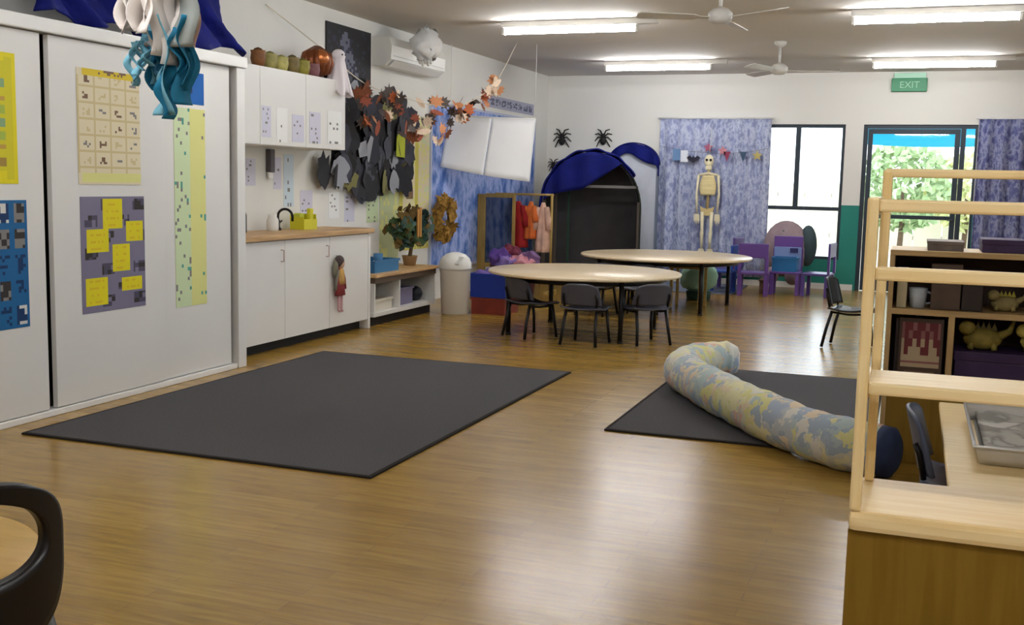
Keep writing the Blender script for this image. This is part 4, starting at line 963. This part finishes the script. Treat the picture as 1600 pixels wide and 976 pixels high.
hut = t; hut.rotation_euler = (0, 0, R(16)); hut.location.y -= .0
t = thing('arch_panel', 'arch topped silver grey panel with blue cloth on top, right of the dark hut', 'panel', (-3.73, 15.0, 0))
silver = mat('silver_grey_sheet', (200, 204, 216), .5, var=.10, scale=3)
pcx, pyy, pr_ = -3.73, 15.0, .35
t.location = (pcx, pyy, 0)
MB().prism([(-pr_, .003), (pr_, .003)] + [(pr_ * math.cos(math.pi * i / 24), 1.62 + .28 * math.sin(math.pi * i / 24)) for i in range(25)], (pcx, pyy + .03, 0), (1, 0, 0), (0, 0, 1), .03).build('sheet', silver, t)
MB().bx(pcx + pr_ - .02, pcx + pr_ + .012, pyy - .02, pyy + .03, 0, 1.66).build('edge_post', mat('slate_post', (110, 118, 136), .5), t)
def cap(a, b_):
    th = math.pi * (1 - a); x, z = (pr_ + .015) * math.cos(th), 1.62 + .30 * math.sin(th)
    return (pcx + x, pyy - .045 - .012 * math.sin(a * 25), z - (.17 + .05 * math.sin(a * 12)) * b_)
MB().surf(cap, 40, 6, .02).build('blue_cloth', M['blue_cloth'], t)
MB().surf(lambda a, b_: (pcx + (pr_ + .015) * math.cos(math.pi * (1 - a)), pyy - .06 + .11 * b_, 1.63 + .30 * math.sin(math.pi * (1 - a))), 40, 3, .015).build('blue_top', M['blue_cloth'], t)

# spiders on the back wall
def spider(x, z, s, label):
    t = thing('paper_spider', label, 'spider', (x, YB - .024, z), group=None); m = M['black']
    MB().ball((x, YB - .027, z - .02 * s), .052 * s, seg=14, sc=(.9, .5, 1.25)).build('abdomen', m, t)
    MB().ball((x, YB - .027, z + .05 * s), .032 * s, seg=12, sc=(1, .6, 1)).build('head', m, t)
    for sd in (-1, 1):
        for k in range(4):
            a = R(-50 + k * 36)
            p0 = Vector((x, YB - .027, z + .02 * s)); p1 = p0 + Vector((sd * .075 * math.cos(a), -.01, .085 * math.sin(a) + .03)) * s; p2 = p0 + Vector((sd * .13 * math.cos(a * .8), .02, .15 * math.sin(a * 1.05) - .01)) * s
            MB().tube([p0, p1, p2], [.012 * s, .010 * s, .007 * s], seg=6).build('leg', m, t)
spider(-4.88, 1.985, 1.05, 'black paper spider on the back wall, above the left side of the dark hut')
spider(-4.26, 1.99, 1.0, 'black paper spider on the back wall, above the right side of the dark hut')
spider(-5.0, 1.60, .72, 'small black spider low in the wall corner, left of the dark hut')

# ================================================================ CURTAINS
curt = mottle('printed_curtain', [(124, 131, 170), (140, 147, 184), (155, 162, 197), (196, 202, 220), (152, 159, 195), (130, 139, 172)], 14, .85, (1, 1, .55), 5)
curt2 = mottle('printed_curtain_dark', [(74, 76, 120), (92, 96, 142), (108, 112, 154), (150, 154, 184), (96, 100, 144), (80, 84, 120)], 15, .85, (1, 1, .55), 5)
def curtain(x0, x1, z0, z1, folds, m, label):
    t = thing('window_curtain', label, 'curtain', ((x0 + x1) / 2, YB - .07, z0))
    def fn(a, b_):
        am = .022 + .028 * b_
        return (x0 + (x1 - x0) * a + .012 * math.sin(a * folds * 6.2832 * 2 + 1) * b_, YB - .085 + am * math.sin(a * folds * 6.2832 + .6 * math.sin(a * 9)), z1 - (z1 - z0) * b_)
    MB().surf(fn, int(folds * 14), 10, .004).build('cloth', m, t)
    MB().tube([(x0 - .03, YB - .085, z1 + .012), (x1 + .03, YB - .085, z1 + .012)], .012, seg=10).build('rod', M['white_trim'], t)
    for x in (x0 + .02, x1 - .02): MB().bx(x - .01, x + .01, YB - .085, YB, z1 + .004, z1 + .022).build('bracket', M['white_trim'], t)
curtain(-3.42, -1.89, .12, 2.275, 8, curt, 'lilac blue patterned curtain drawn over the left of the window, behind the paper skeleton')
curtain(.70, 1.75, .12, 2.275, 6, curt2, 'dark lilac patterned curtain right of the glazed door')

# paper skeleton in front of the curtain
t = thing('paper_skeleton', 'life size cream paper skeleton hanging in front of the patterned curtain', 'skeleton', (-2.7, YB - .20, .42))
bone = mat('bone_card', (226, 216, 184), .8, var=.06, scale=12); shade = mat('bone_tan_card', (206, 184, 130), .8)
sx_, sy_ = -2.69, YB - .22
MB().ball((sx_, sy_, 1.70), .07, seg=18, sc=(.95, .5, 1.2)).build('skull', bone, t)
MB().bx(sx_ - .045, sx_ + .045, sy_ - .035, sy_ + .01, 1.575, 1.63, bev=.015).build('jaw', bone, t)
for s in (-1, 1): MB().ball((sx_ + s * .027, sy_ - .038, 1.71), .018, seg=10, sc=(1, .5, 1)).build('eye_socket', M['black'], t)
MB().tube([(sx_, sy_, 1.60), (sx_ + .005, sy_, 1.3), (sx_, sy_, 1.04)], .02, seg=8).build('spine', shade, t)
b = MB()
b.surf(lambda a, b_: (sx_ + (.07 + .04 * math.sin(b_ * 2.6)) * (-math.cos(a * math.pi)), sy_ - .01 - .05 * math.sin(a * math.pi), 1.50 - .27 * b_), 16, 10, .012)
b.build('rib_cage', mat('rib_card', (222, 204, 152), .8, var=.1, scale=30, stretch=(.2, .2, 3)), t)
MB().tube([(sx_ - .135, sy_, 1.50), (sx_, sy_ - .01, 1.53), (sx_ + .135, sy_, 1.50)], .02, seg=8).build('collar_bone', bone, t)
MB().prism([(-.10, .05), (-.08, -.03), (-.03, -.08), (.03, -.08), (.08, -.03), (.10, .05), (.05, .02), (-.05, .02)], (sx_, sy_ + .01, 1.03), (1, 0, 0), (0, 0, 1), .025).build('pelvis', shade, t)
for s in (-1, 1):
    MB().tube([(sx_ + s * .135, sy_, 1.50), (sx_ + s * .155, sy_, 1.25), (sx_ + s * .15, sy_ - .01, 1.21), (sx_ + s * .14, sy_ - .01, .98)], [.02, .015, .019, .012], seg=8).build('arm', bone, t)
    MB().prism([(-.035, .03), (.035, .03), (.045, -.05), (.03, -.11), (.016, -.05), (.008, -.125), (-.006, -.05), (-.016, -.12), (-.026, -.05), (-.04, -.08)], (sx_ + s * .14, sy_, .94), (1, 0, 0), (0, 0, 1), .01).build('hand', bone, t)
    MB().tube([(sx_ + s * .065, sy_, 1.0), (sx_ + s * .06, sy_, .74), (sx_ + s * .06, sy_ - .01, .71), (sx_ + s * .055, sy_, .47)], [.028, .02, .028, .016], seg=8).build('leg', bone, t)
    MB().prism([(-.035, .03), (.035, .03), (.05, -.04), (-.05, -.04)], (sx_ + s * .06, sy_ + .01, .46), (1, 0, 0), (0, 0, 1), .03).build('foot', bone, t)
MB().tube([(sx_, sy_, 1.79), (sx_, YB - .09, 2.27)], .003, seg=6).build('string', M['white_plastic'], t)

# little shapes on a thread across the curtain
t = thing('curtain_bunting', 'thread of small coloured paper shapes strung across the patterned curtain', 'bunting', (-2.6, YB - .16, 1.70))
z0 = 1.80
MB().tube([(-3.40, YB - .16, z0 + .10), (-3.0, YB - .16, z0 + .03), (-2.6, YB - .16, z0), (-2.2, YB - .16, z0 + .02), (-1.9, YB - .16, z0 + .08)], .003, seg=6).build('thread', M['grey_metal'], t)
sh = {'bat': [(-.1, .02), (-.05, .05), (-.02, .02), (0, .05), (.02, .02), (.05, .05), (.1, .02), (.05, -.02), (0, -.05), (-.05, -.02)], 'flag': [(-.05, .05), (.05, .05), (0, -.09)], 'pane': [(-.05, .08), (.05, .08), (.055, -.08), (-.05, -.08)], 'star': [(.07 * math.cos(i * math.pi / 5 + 1.57) * (1 if i % 2 == 0 else .5), .07 * math.sin(i * math.pi / 5 + 1.57) * (1 if i % 2 == 0 else .5)) for i in range(10)]}
for x, k, c, dz in ((-3.16, 'pane', (104, 138, 180), 0), (-3.05, 'pane', (222, 226, 236), -.02), (-2.92, 'bat', (36, 34, 52), -.06), (-2.46, 'flag', (140, 58, 84), .0), (-2.52, 'star', (196, 130, 140), .06), (-2.24, 'flag', (60, 84, 110), .0), (-2.05, 'star', (190, 174, 110), .0), (-2.72, 'star', (160, 84, 110), .10)):
    MB().prism(sh[k], (x, YB - .162, z0 + dz - .02), (1, 0, 0), (0, 0, 1), .004).build('paper_' + k, mat('bunting_card_%d_%d_%d' % c, c, .8), t)

# exit sign
t = thing('exit_sign', 'green exit sign fixed to the wall below the ceiling', 'sign', (-.165, YB - .05, 2.63))
MB().bx(-.385, .05, YB - .07, YB, 2.63, 2.80, bev=.006).build('box', mat('exit_green', (24, 130, 82), .4), t)
MB().bx(-.36, .03, YB - .05, YB - .0, 2.80, 2.87, bev=.006).build('mounting_plate', mat('pale_green_plastic', (176, 222, 196), .4), t)
cu = bpy.data.curves.new('exit_text', 'FONT'); cu.body = 'EXIT'; cu.size = .12; cu.extrude = .002; cu.align_x = 'CENTER'
tmp = bpy.data.objects.new('exit_text_tmp', cu); C.objects.link(tmp); bpy.context.view_layer.update()
me = bpy.data.meshes.new_from_object(tmp.evaluated_get(bpy.context.evaluated_depsgraph_get())); bpy.data.objects.remove(tmp)
me.materials.clear(); me.materials.append(mat('exit_letter', (150, 206, 172), .5))
tx = bpy.data.objects.new('lettering', me); C.objects.link(tx); tx.parent = t
tx.location = (0, -.023, .045); tx.rotation_euler = (R(90), 0, 0)

# ================================================================ PURPLE AND BLUE CHAIRS BY THE WINDOW
purp = mat('purple_plastic', (100, 66, 142), .4); blue = mat('cobalt_plastic', (36, 74, 160), .4); pl2 = mat('violet_plastic', (84, 62, 132), .4)
def chunky(label, m, loc, rz, h=.30, top=.66, w=.38):
    """one moulded plastic chair: panel back, seat, four broad legs"""
    t = thing('plastic_chair', label, 'chair', (0, 0, 0), 0, None)
    MB().box((0, 0, h - .015), (w, .34, .03), bev=.01).build('seat', m, t, world=False)
    bk = MB(); zt = top - .16
    bk.box((0, -.165, top - .09), (w * .96, .028, .18), bev=.012).build('back_panel', m, t, world=False)
    for s in (-1, 1):
        MB().box((s * (w / 2 - .025), -.165, (h + top - .17) / 2), (.045, .03, top - .17 - h + .02), bev=.008).build('back_post', m, t, world=False)
        MB().box((s * (w / 2 - .03), -.145, (h - .03) / 2), (.05, .045, h - .03), bev=.008).build('leg', m, t, world=False)
        MB().box((s * (w / 2 - .03), .145, (h - .03) / 2), (.05, .045, h - .03), bev=.008).build('leg', m, t, world=False)
    t.location = loc; t.rotation_euler = (0, 0, rz); return t
c1 = chunky('purple plastic childs chair left of the blue bucket, seen from behind', purp, (-1.86, 13.9, 0), R(4))
chunky('violet plastic childs chair behind the pale table edge, left of the purple ones', pl2, (-2.30, 14.45, 0), R(78), top=.70)
chunky('cobalt blue plastic childs chair squeezed beside the violet one', blue, (-2.28, 13.97, 0), R(84), top=.62, w=.30)
c3 = chunky('purple plastic childs chair carrying the blue bucket, under the window', purp, (-1.50, 14.25, 0), R(180), top=.74)
chunky('violet plastic childs chair sideways at the right end below the window', pl2, (-1.10, 14.2, 0), R(82), top=.68)
tub('blue_bucket', -1.66, -1.36, 14.10, 14.34, .302, .48, mat('teal_blue_plastic', (28, 104, 160), .4), 'teal blue tub standing on a purple chair under the window', 'tub')
t = thing('pale_tub', 'pale blue grey box with a dark label, behind the teal tub', 'box', (-1.5, 14.38, .302))
MB().bx(-1.67, -1.33, 14.345, 14.39, .302, .60, bev=.01).build('body', mat('pale_steel_blue', (122, 142, 190), .5), t)
MB().bx(-1.47, -1.37, 14.338, 14.345, .53, .59).build('label_patch', mat('navy_label', (38, 40, 96), .5), t)
t = thing('soft_toy_heap', 'round pinkish grey soft toy sitting behind the purple chairs under the window', 'soft toy', (-1.55, 14.85, .3))
st = mat('pinkish_plush', (152, 132, 138), .95, var=.12, scale=8, bump=.3, bscale=60); sd_ = mat('dark_green_plush', (62, 78, 84), .95, var=.1, scale=8)
MB().ball((-1.58, 14.85, .55), .30, seg=24, sc=(1, .8, 1.25)).build('body', st, t)
MB().ball((-1.30, 14.85, .60), .17, seg=20, sc=(.7, .8, 1.6)).build('hood', sd_, t)
for s in (-1, 1): MB().ball((-1.6 + s * .14, 14.70, .20), .13, seg=14, sc=(.8, 1, .9)).build('foot', st, t)
MB().ball((-1.6, 14.70, .78), .035, seg=10).build('nose', sd_, t)
t = thing('toy_box', 'low wooden box on the floor among the purple chairs', 'box', (-1.73, 14.2, 0))
tb = mat('dull_wood_box', (128, 104, 92), .7, var=.1, scale=6)
MB().bx(-1.81, -1.72, 14.12, 14.34, 0, .16, bev=.006).build('body', tb, t)
MB().bx(-1.82, -1.71, 14.11, 14.35, .16, .185, bev=.006).build('lid', tb, t)
# ================================================================ TALL PINE RACK (near right)
rq = random.Random(44)
t = thing('pine_rack', 'tall open pine rack on a closed yellow plywood base at the right edge', 'rack', (.4, 2.3, 0))
x0, x1, yf, yb = -.085, .95, 2.17, 2.45
zb_ = .735
MB().bx(x0 + .012, x1 - .012, yf + .014, yf + .026, 0, zb_ - .04).build('front_panel', M['ply'], t)
MB().bx(x0 + .012, x1 - .012, yb - .012, yb, 0, zb_ - .04).build('back_panel', M['ply'], t)
for x in (x0, x1 - .012): MB().bx(x, x + .012, yf + .014, yb, 0, zb_ - .04).build('side_panel', M['ply'], t)
MB().bx(x0, x1, yf, yb + .01, zb_ - .04, zb_, bev=.012).build('base_top', M['pine'], t)
for x in (x0, x1 - .034):
    MB().bx(x, x + .022, yf + .004, yf + .034, zb_, 1.345, bev=.005).build('front_post', M['pine_v'], t)
    MB().bx(x + .018, x + .038, yb - .034, yb - .004, zb_, 1.402, bev=.006).build('back_post', M['pine_v'], t)
    MB().bx(x + .004, x + .024, yf + .034, yb - .034, 1.312, 1.345, bev=.005).build('side_rail', M['pine_v'], t)
    MB().bx(x + .004, x + .024, yf + .034, yb - .034, .955, .985, bev=.004).build('side_rail', M['pine_v'], t)
def rail(y0, y1, z0, z1, nm='rail'): MB().bx(x0 + .022, x1 - .014, y0, y1, z0, z1, bev=.005).build(nm, M['pine'], t)
rail(yf + .006, yf + .030, 1.318, 1.342); rail(yb - .032, yb - .008, 1.386, 1.404); rail(yf + .006, yf + .030, 1.188, 1.214)
rail(yf + .0, yf + .17, .968, .992, 'shelf_board')

# ================================================================ FAR BOOKSHELF
before_ = set(bpy.data.objects)
t = thing('toy_shelf', 'low wooden open shelf full of toys and books, seen through the pine rack', 'shelf', (.6, 5.0, 0))
wd = wood('shelf_wood', (176, 146, 98), (196, 166, 116), (3, 30, 30), .5); wv = wood('shelf_wood_upright', (172, 142, 94), (192, 162, 112), (30, 30, 3), .5)
sx0, sx1, sy0, sy1 = -.085, 1.5, 4.78, 5.12
dkb = mat('dark_brown_board', (66, 48, 40), .8, var=.1, scale=4)
MB().bx(sx0, sx1, sy0, sy1, 1.088, 1.112, bev=.004).build('top_board', wd, t)
for x in (sx0, sx1 - .02): MB().bx(x, x + .02, sy0, sy1, .21, 1.088).build('side_panel', wv, t)
for x in (.16, .70): MB().bx(x, x + .024, sy0 + .002, sy1 - .012, .545, .842).build('divider', wv, t); MB().bx(x, x + .024, sy0 + .002, sy1 - .012, .866, 1.088).build('divider', wv, t) if x > .5 else None
MB().bx(sx0 + .02, sx1 - .02, sy0, sy1 - .012, .842, .866).build('shelf_board', wd, t)
MB().bx(sx0 + .02, sx1 - .02, sy0, sy1 - .012, .52, .545).build('shelf_board', wd, t)
MB().bx(sx0 + .02, sx1 - .02, sy1 - .012, sy1 - .002, .21, 1.088).build('back_panel', dkb, t)
MB().bx(sx0 + .02, sx1 - .02, sy0 + .004, sy0 + .02, .21, .52).build('lower_panel', M['ply'], t)

yq = sy0 + .03
# lower bay: framed brown print, red lettered
b = MB(); GR = ['..........', '.##.##.##.', '.#.##.#.#.', '.##.#.#.##', '.#...##..#', '..........']
def fpr(i, j):
    if i in (0, 1, 30, 31) or j in (0, 1, 30, 31): return 0
    if j < 10: return 1 if j in (8, 9) else (3 if j in (4, 5) and 4 < i < 27 else 0)
    r = 5 - (j - 10) // 4; c = (i - 1) // 3
    return 2 if 0 <= r < 6 and c < 10 and GR[r][c] == '#' else 1 if 10 < j < 22 else 4
b.sheet((-.03, yq + .02, .546), (.175, 0, 0), (0, .02, .275), 32, 32, .012, fpr)
for f in b.bm.faces: pass
tag(b.build('framed_print', [mat('print_brown_frame', (74, 54, 42), .6), mat('print_sand', (176, 156, 128), .6), mat('print_deep_red', (104, 32, 38), .6), mat('print_mid_brown', (122, 98, 76), .6), mat('print_faded_rose', (136, 86, 84), .6)]), 'brown framed print with dark red shapes, in the left lower bay of the toy shelf', 'picture')
# upper bay: cup and boxes
t2 = thing('white_cup', 'pale blue grey cup on the toy shelf between the cream block and the brown boxes', 'cup', (.035, yq + .05, .867))
MB().lathe([(0, .867), (.03, .867), (.038, .95), (.034, .95), (.028, .875), (0, .873)], (.035, yq + .05, 0), 20).build('body', mat('pale_cup', (186, 194, 204), .4), t2)
MB().tube([(.072, yq + .05, .935), (.095, yq + .05, .925), (.092, yq + .05, .89), (.067, yq + .05, .885)], .005, seg=8).build('handle', mat('pale_cup_handle', (186, 194, 204), .4), t2)
def blockbox(nm, xa, xb, z0, h, c, lab, cat='box', lid=True, d=.18):
    t3 = thing(nm, lab, cat, ((xa + xb) / 2, yq + d / 2, z0)); m = mat(nm + '_%d_%d_%d' % c, c, .6, var=.15, scale=14)
    MB().bx(xa, xb, yq, yq + d, z0, z0 + h * .8, bev=.004).build('body', m, t3)
    MB().bx(xa - .003, xb + .003, yq - .003, yq + d + .003, z0 + h * .8, z0 + h, bev=.004).build('lid', m, t3)
blockbox('storage_box', -.05, -.01, .867, .16, (176, 166, 136), 'cream block at the left end of the toy shelf, middle level')
blockbox('storage_box', .085, .20, .867, .19, (84, 66, 54), 'dark brown box on the toy shelf right of the pale cup')
blockbox('storage_box', .205, .285, .867, .17, (46, 34, 30), 'nearly black box on the toy shelf, beside the dark brown one')
blockbox('storage_box', .48, .66, .867, .18, (58, 44, 66), 'dark plum box on the middle level of the toy shelf')
# olive toys
def critter(nm, x, z, s, c1, c2, lab, cat):
    t3 = thing(nm, lab, cat, (x, yq + .08, z)); m = mat(nm + '_skin_%d' % c1[0], c1, .7, var=.25, scale=25); m2 = mat(nm + '_trim_%d' % c2[0], c2, .7)
    MB().ball((x, yq + .08, z + .055 * s), .06 * s, seg=16, sc=(1.5, .9, .9)).build('body', m, t3)
    MB().ball((x - .075 * s, yq + .05, z + .11 * s), .036 * s, seg=14, sc=(1.1, 1, 1)).build('head', m, t3)
    MB().tube([(x + .07 * s, yq + .08, z + .07 * s), (x + .12 * s, yq + .08, z + .1 * s), (x + .14 * s, yq + .08, z + .16 * s)], [.025 * s, .016 * s, .006 * s], seg=8).build('tail', m, t3)
    for k in range(5): MB().prism([(-.015 * s, 0), (.015 * s, 0), (0, .04 * s)], (x - .05 * s + k * .025 * s, yq + .078, z + .10 * s), (1, 0, 0), (0, 0, 1), .006).build('back_spike', m2, t3)
    for a in (-.05, .05):
        for d in (-.03, .03): MB().tube([(x + a * s, yq + .08 + d * s, z + .04 * s), (x + a * s * 1.1, yq + .08 + d * s * 1.2, z + .004)], .014 * s, seg=8).build('leg', m, t3)
critter('toy_dinosaur', .375, .867, .62, (146, 132, 84), (170, 160, 60), 'olive toy dinosaur on the middle level of the toy shelf', 'toy')
critter('toy_dinosaur', .30, .70, .85, (130, 116, 50), (96, 86, 44), 'yellow brown toy dinosaur standing on the purple box, left', 'toy')
critter('toy_dinosaur', .52, .70, .85, (168, 152, 70), (60, 80, 120), 'mustard toy dinosaur standing on the purple box, right', 'toy')
t3 = thing('purple_box', 'wide dark purple box in the lower bay of the toy shelf', 'box', (.42, yq + .1, .546)); pm = mat('dark_purple_card', (56, 36, 78), .6)
MB().bx(.195, .68, yq - .0, yq + .22, .546, .66, bev=.004).build('body', pm, t3); MB().bx(.19, .685, yq - .004, yq + .224, .66, .699, bev=.004).build('lid', pm, t3)
# books behind on the lower left and on top
for k, (c, h, n) in enumerate(((( 74, 60, 56), .27, 'brown'), ((120, 104, 96), .25, 'taupe'), ((58, 44, 46), .28, 'dark maroon'), ((96, 84, 78), .26, 'grey brown'), ((44, 36, 34), .275, 'near black'))):
    x = -.045 + k * .037; t3 = thing('shelf_book', '%s book standing behind the framed print, %s from the left' % (n, ['first', 'second', 'third', 'fourth', 'fifth'][k]), 'book', (x, yq + .15, .546))
    m = mat('book_cover_%d' % k, c, .6)
    cv = MB(); cv.bx(x, x + .004, yq + .06, yq + .24, .546, .546 + h); cv.bx(x + .029, x + .033, yq + .06, yq + .24, .546, .546 + h); cv.bx(x + .004, x + .029, yq + .06, yq + .064, .546, .546 + h)
    bmesh.ops.remove_doubles(cv.bm, verts=cv.bm.verts[:], dist=1e-5); cv.build('cover', m, t3)
    MB().bx(x + .004, x + .029, yq + .064, yq + .235, .55, .54 + h).build('pages', PAP['cream'], t3)
def topbox(xa, xb, h, c, lab):
    t3 = thing('game_box', lab, 'box', ((xa + xb) / 2, sy0 + .15, 1.112)); m = mat('game_card_%d_%d' % (c[0], c[2]), c, .6, var=.2, scale=18)
    MB().bx(xa, xb, sy0 + .04, sy0 + .26, 1.112, 1.112 + h * .6, bev=.003).build('body', m, t3)
    MB().bx(xa - .003, xb + .003, sy0 + .037, sy0 + .263, 1.112 + h * .6, 1.112 + h, bev=.003).build('lid', m, t3)
topbox(.27, .43, .055, (64, 44, 84), 'dark purple box lying on top of the toy shelf')
topbox(.46, .60, .065, (196, 190, 186), 'pale box lying on top of the toy shelf, right of the purple one')
topbox(.06, .20, .04, (120, 108, 100), 'grey brown box lying on top of the toy shelf, left of the purple one')

# the unit stands 5.7 m into the room and is a little larger than drawn above
for o in [o for o in bpy.data.objects if o not in before_ and o.parent is None]:
    o.location = (o.location.x * 1.18, 5.70 + (o.location.y - 4.78) * 1.18, o.location.z * 1.18 - .245); o.scale = (1.18, 1.18, 1.18)

# ================================================================ TABLE, TRAY, CHAIR
t = thing('craft_table', 'pale wooden table behind the pine rack, holding the clear tray', 'table', (.75, 3.95, 0))
tx0, tx1, ty0, ty1, tz = .142, 1.5, 3.20, 4.74, .5
MB().bx(tx0, tx1, ty0, ty1, tz - .026, tz, bev=.006).build('tabletop', M['pine'], t)
fr = MB()
for a in ((tx0 + .06, tx1 - .06, ty0 + .06, ty0 + .09), (tx0 + .06, tx1 - .06, ty1 - .09, ty1 - .06), (tx0 + .06, tx0 + .09, ty0 + .09, ty1 - .09), (tx1 - .09, tx1 - .06, ty0 + .09, ty1 - .09)): fr.bx(*a, tz - .075, tz - .027)
bmesh.ops.remove_doubles(fr.bm, verts=fr.bm.verts[:], dist=1e-5); fr.build('apron', M['pine'], t)
for x in (tx0 + .10, tx1 - .10):
    for y in (ty0 + .10, ty1 - .10): MB().bx(x - .025, x + .025, y - .025, y + .025, 0, tz - .027, bev=.005).build('leg', M['pine_v'], t)
t = thing('clear_tray', 'shallow clear plastic tray of grey scraps on the pale table behind the pine rack', 'tray', (.45, 4.05, tz))
clr = mat('grey_clear_plastic', (206, 204, 200), .15, spec=.6)
cnt_ = patches('paper_scraps', [(150, 146, 138), (176, 172, 164), (128, 124, 118), (192, 188, 182)], 9, .8, soft=True)
ax0, ax1, ay0, ay1 = .225, .72, 3.66, 4.42
tb_ = MB(); k = .008
tb_.bx(ax0 + .03, ax1 - .03, ay0 + .03, ay1 - .03, tz + .001, tz + .006)
tb_.build('bottom', clr, t)
def trayside(a, b_):
    pts_ = [(ax0, ay0), (ax1, ay0), (ax1, ay1), (ax0, ay1), (ax0, ay0)]; s = a * 4; i = min(int(s), 3); f = s - i
    x = pts_[i][0] + (pts_[i + 1][0] - pts_[i][0]) * f; y = pts_[i][1] + (pts_[i + 1][1] - pts_[i][1]) * f
    cx, cy = (ax0 + ax1) / 2, (ay0 + ay1) / 2; g = 1 - .075 * (1 - b_)
    return (cx + (x - cx) * g, cy + (y - cy) * g, tz + .003 + .062 * b_)
MB().surf(trayside, 40, 3, .006).build('side', clr, t)
MB().surf(lambda a, b_: (trayside(a, 1)[0] + (trayside(a, 1)[0] - .4725) * .03 * b_, trayside(a, 1)[1] + (trayside(a, 1)[1] - 4.04) * .025 * b_, tz + .066 - .004 * b_), 40, 2, .004).build('rim', clr, t)
MB().surf(lambda a, b_: (ax0 + .035 + (ax1 - ax0 - .07) * a, ay0 + .035 + (ay1 - ay0 - .07) * b_, tz + .035 + .008 * math.sin(a * 11) * math.cos(b_ * 13)), 20, 26, .01).build('paper_scraps', cnt_, t)
sc = dup(gchair, (.235, 4.05, 0), R(-90), 'slate blue grey childs chair tucked in left of the pale table')
sg = mat('slate_plastic', (74, 82, 104), .4)
for c in kids(sc):
    if c.name.startswith(('seat', 'backrest')) and not c.name.startswith('seat_frame'):
        c.data = c.data.copy(); c.data.materials[0] = sg
    # a little taller
sc.scale = (1.0, 1.0, 1.14)

# ================================================================ FRONT LEFT: black chair at a small round table
ct = Vector((-2.435, 1.916, 0))
t = thing('small_round_table', 'small round tan table at the lower left corner, seen through the black chair back', 'table', (ct.x, ct.y, 0))
tanw = wood('tan_tabletop', (186, 146, 66), (200, 160, 80), (3, 20, 20), .4)
MB().lathe([(0, .35), (.41, .35), (.42, .357), (.42, .373), (.414, .38), (0, .38)], (ct.x, ct.y, 0), 64).build('tabletop', tanw, t)
MB().lathe([(0, 0), (.15, 0), (.15, .015), (.05, .03), (.035, .06), (.035, .349), (0, .349)], (ct.x, ct.y, 0), 32).build('pedestal', M['dark_metal'], t)
t = thing('black_chair', 'black plastic chair with an oval opening in its back, at the lower left corner', 'chair', (-2.0, 1.83, 0), R(46))
h, w_ = .30, .40
se = lambda v, p: math.copysign(abs(v) ** p, v)
def ring(a, b_):
    """back shell around the oval opening; its lower edge runs down to the seat"""
    an = a * 6.2832 - 1.5708; c, s = math.cos(an), math.sin(an)
    xo, zo = .198 * se(c, .62), .535 + (.166 if s > 0 else .235) * se(s, .6)
    xi, zi = .168 * se(c, .9), .553 + (.116 if s > 0 else .088) * se(s, .9)
    x = xo + (xi - xo) * b_; z = zo + (zi - zo) * b_
    return (x, -.19 - .12 * (z - .34) + .11 * (abs(x) / .205) ** 2.4, z)
b = MB().surf(ring, 72, 8, .032)
bmesh.ops.remove_doubles(b.bm, verts=b.bm.verts[:], dist=1e-4)
b.build('backrest', M['chair_black'], t, world=False)
def seat2(a, b_):
    x = (a - .5) * w_; y = -.17 + .35 * b_
    return (x * (1 - .06 * b_), y, h - .01 + .02 * (abs(a - .5) * 2) ** 2 - .02 * math.sin(math.pi * b_))
MB().surf(seat2, 16, 14, .02).build('seat', M['chair_black'], t, world=False)
for s in (-1, 1):
    MB().tube([(s * .165, -.12, h - .015), (s * .18, -.15, .16), (s * .19, -.17, .008)], .024, seg=12).build('leg', M['chair_black'], t, world=False)
    MB().tube([(s * .16, .14, h - .015), (s * .175, .16, .16), (s * .19, .18, .008)], .02, seg=12).build('leg', M['chair_black'], t, world=False)
MB().box((0, -.165, .2), (.36, .022, .22), bev=.008).build('rear_apron', M['chair_black'], t, world=False)

# things that come in sets
SETS = {'ceiling_light': 'fluorescent battens on the ceiling', 'ceiling_fan': 'ceiling fans', 'taped_sheet': 'sheets taped on the overhead cupboard', 'wall_sheet': 'sheets on the wall above the worktop', 'small_pot': 'little pots on the overhead cupboard', 'craft_roll': 'paper rolls in the blue basket', 'hanging_costume': 'dress up costumes on the rail', 'paper_spider': 'paper spiders on the back wall', 'round_table': 'round tables in the middle of the room', 'kids_chair': 'small plastic chairs with metal legs', 'plastic_chair': 'purple and blue chairs by the window', 'shelf_book': 'books behind the framed print', 'storage_box': 'boxes on the middle level of the toy shelf', 'toy_dinosaur': 'toy dinosaurs on the toy shelf', 'game_box': 'boxes on top of the toy shelf', 'floor_mat': 'mats on the floor', 'window_curtain': 'patterned curtains', 'garden_bush': 'bushes outside the door'}
for o in bpy.data.objects:
    if o.parent is None and 'category' in o.keys():
        g = SETS.get(o.name.split('.')[0])
        if g: o['group'] = g
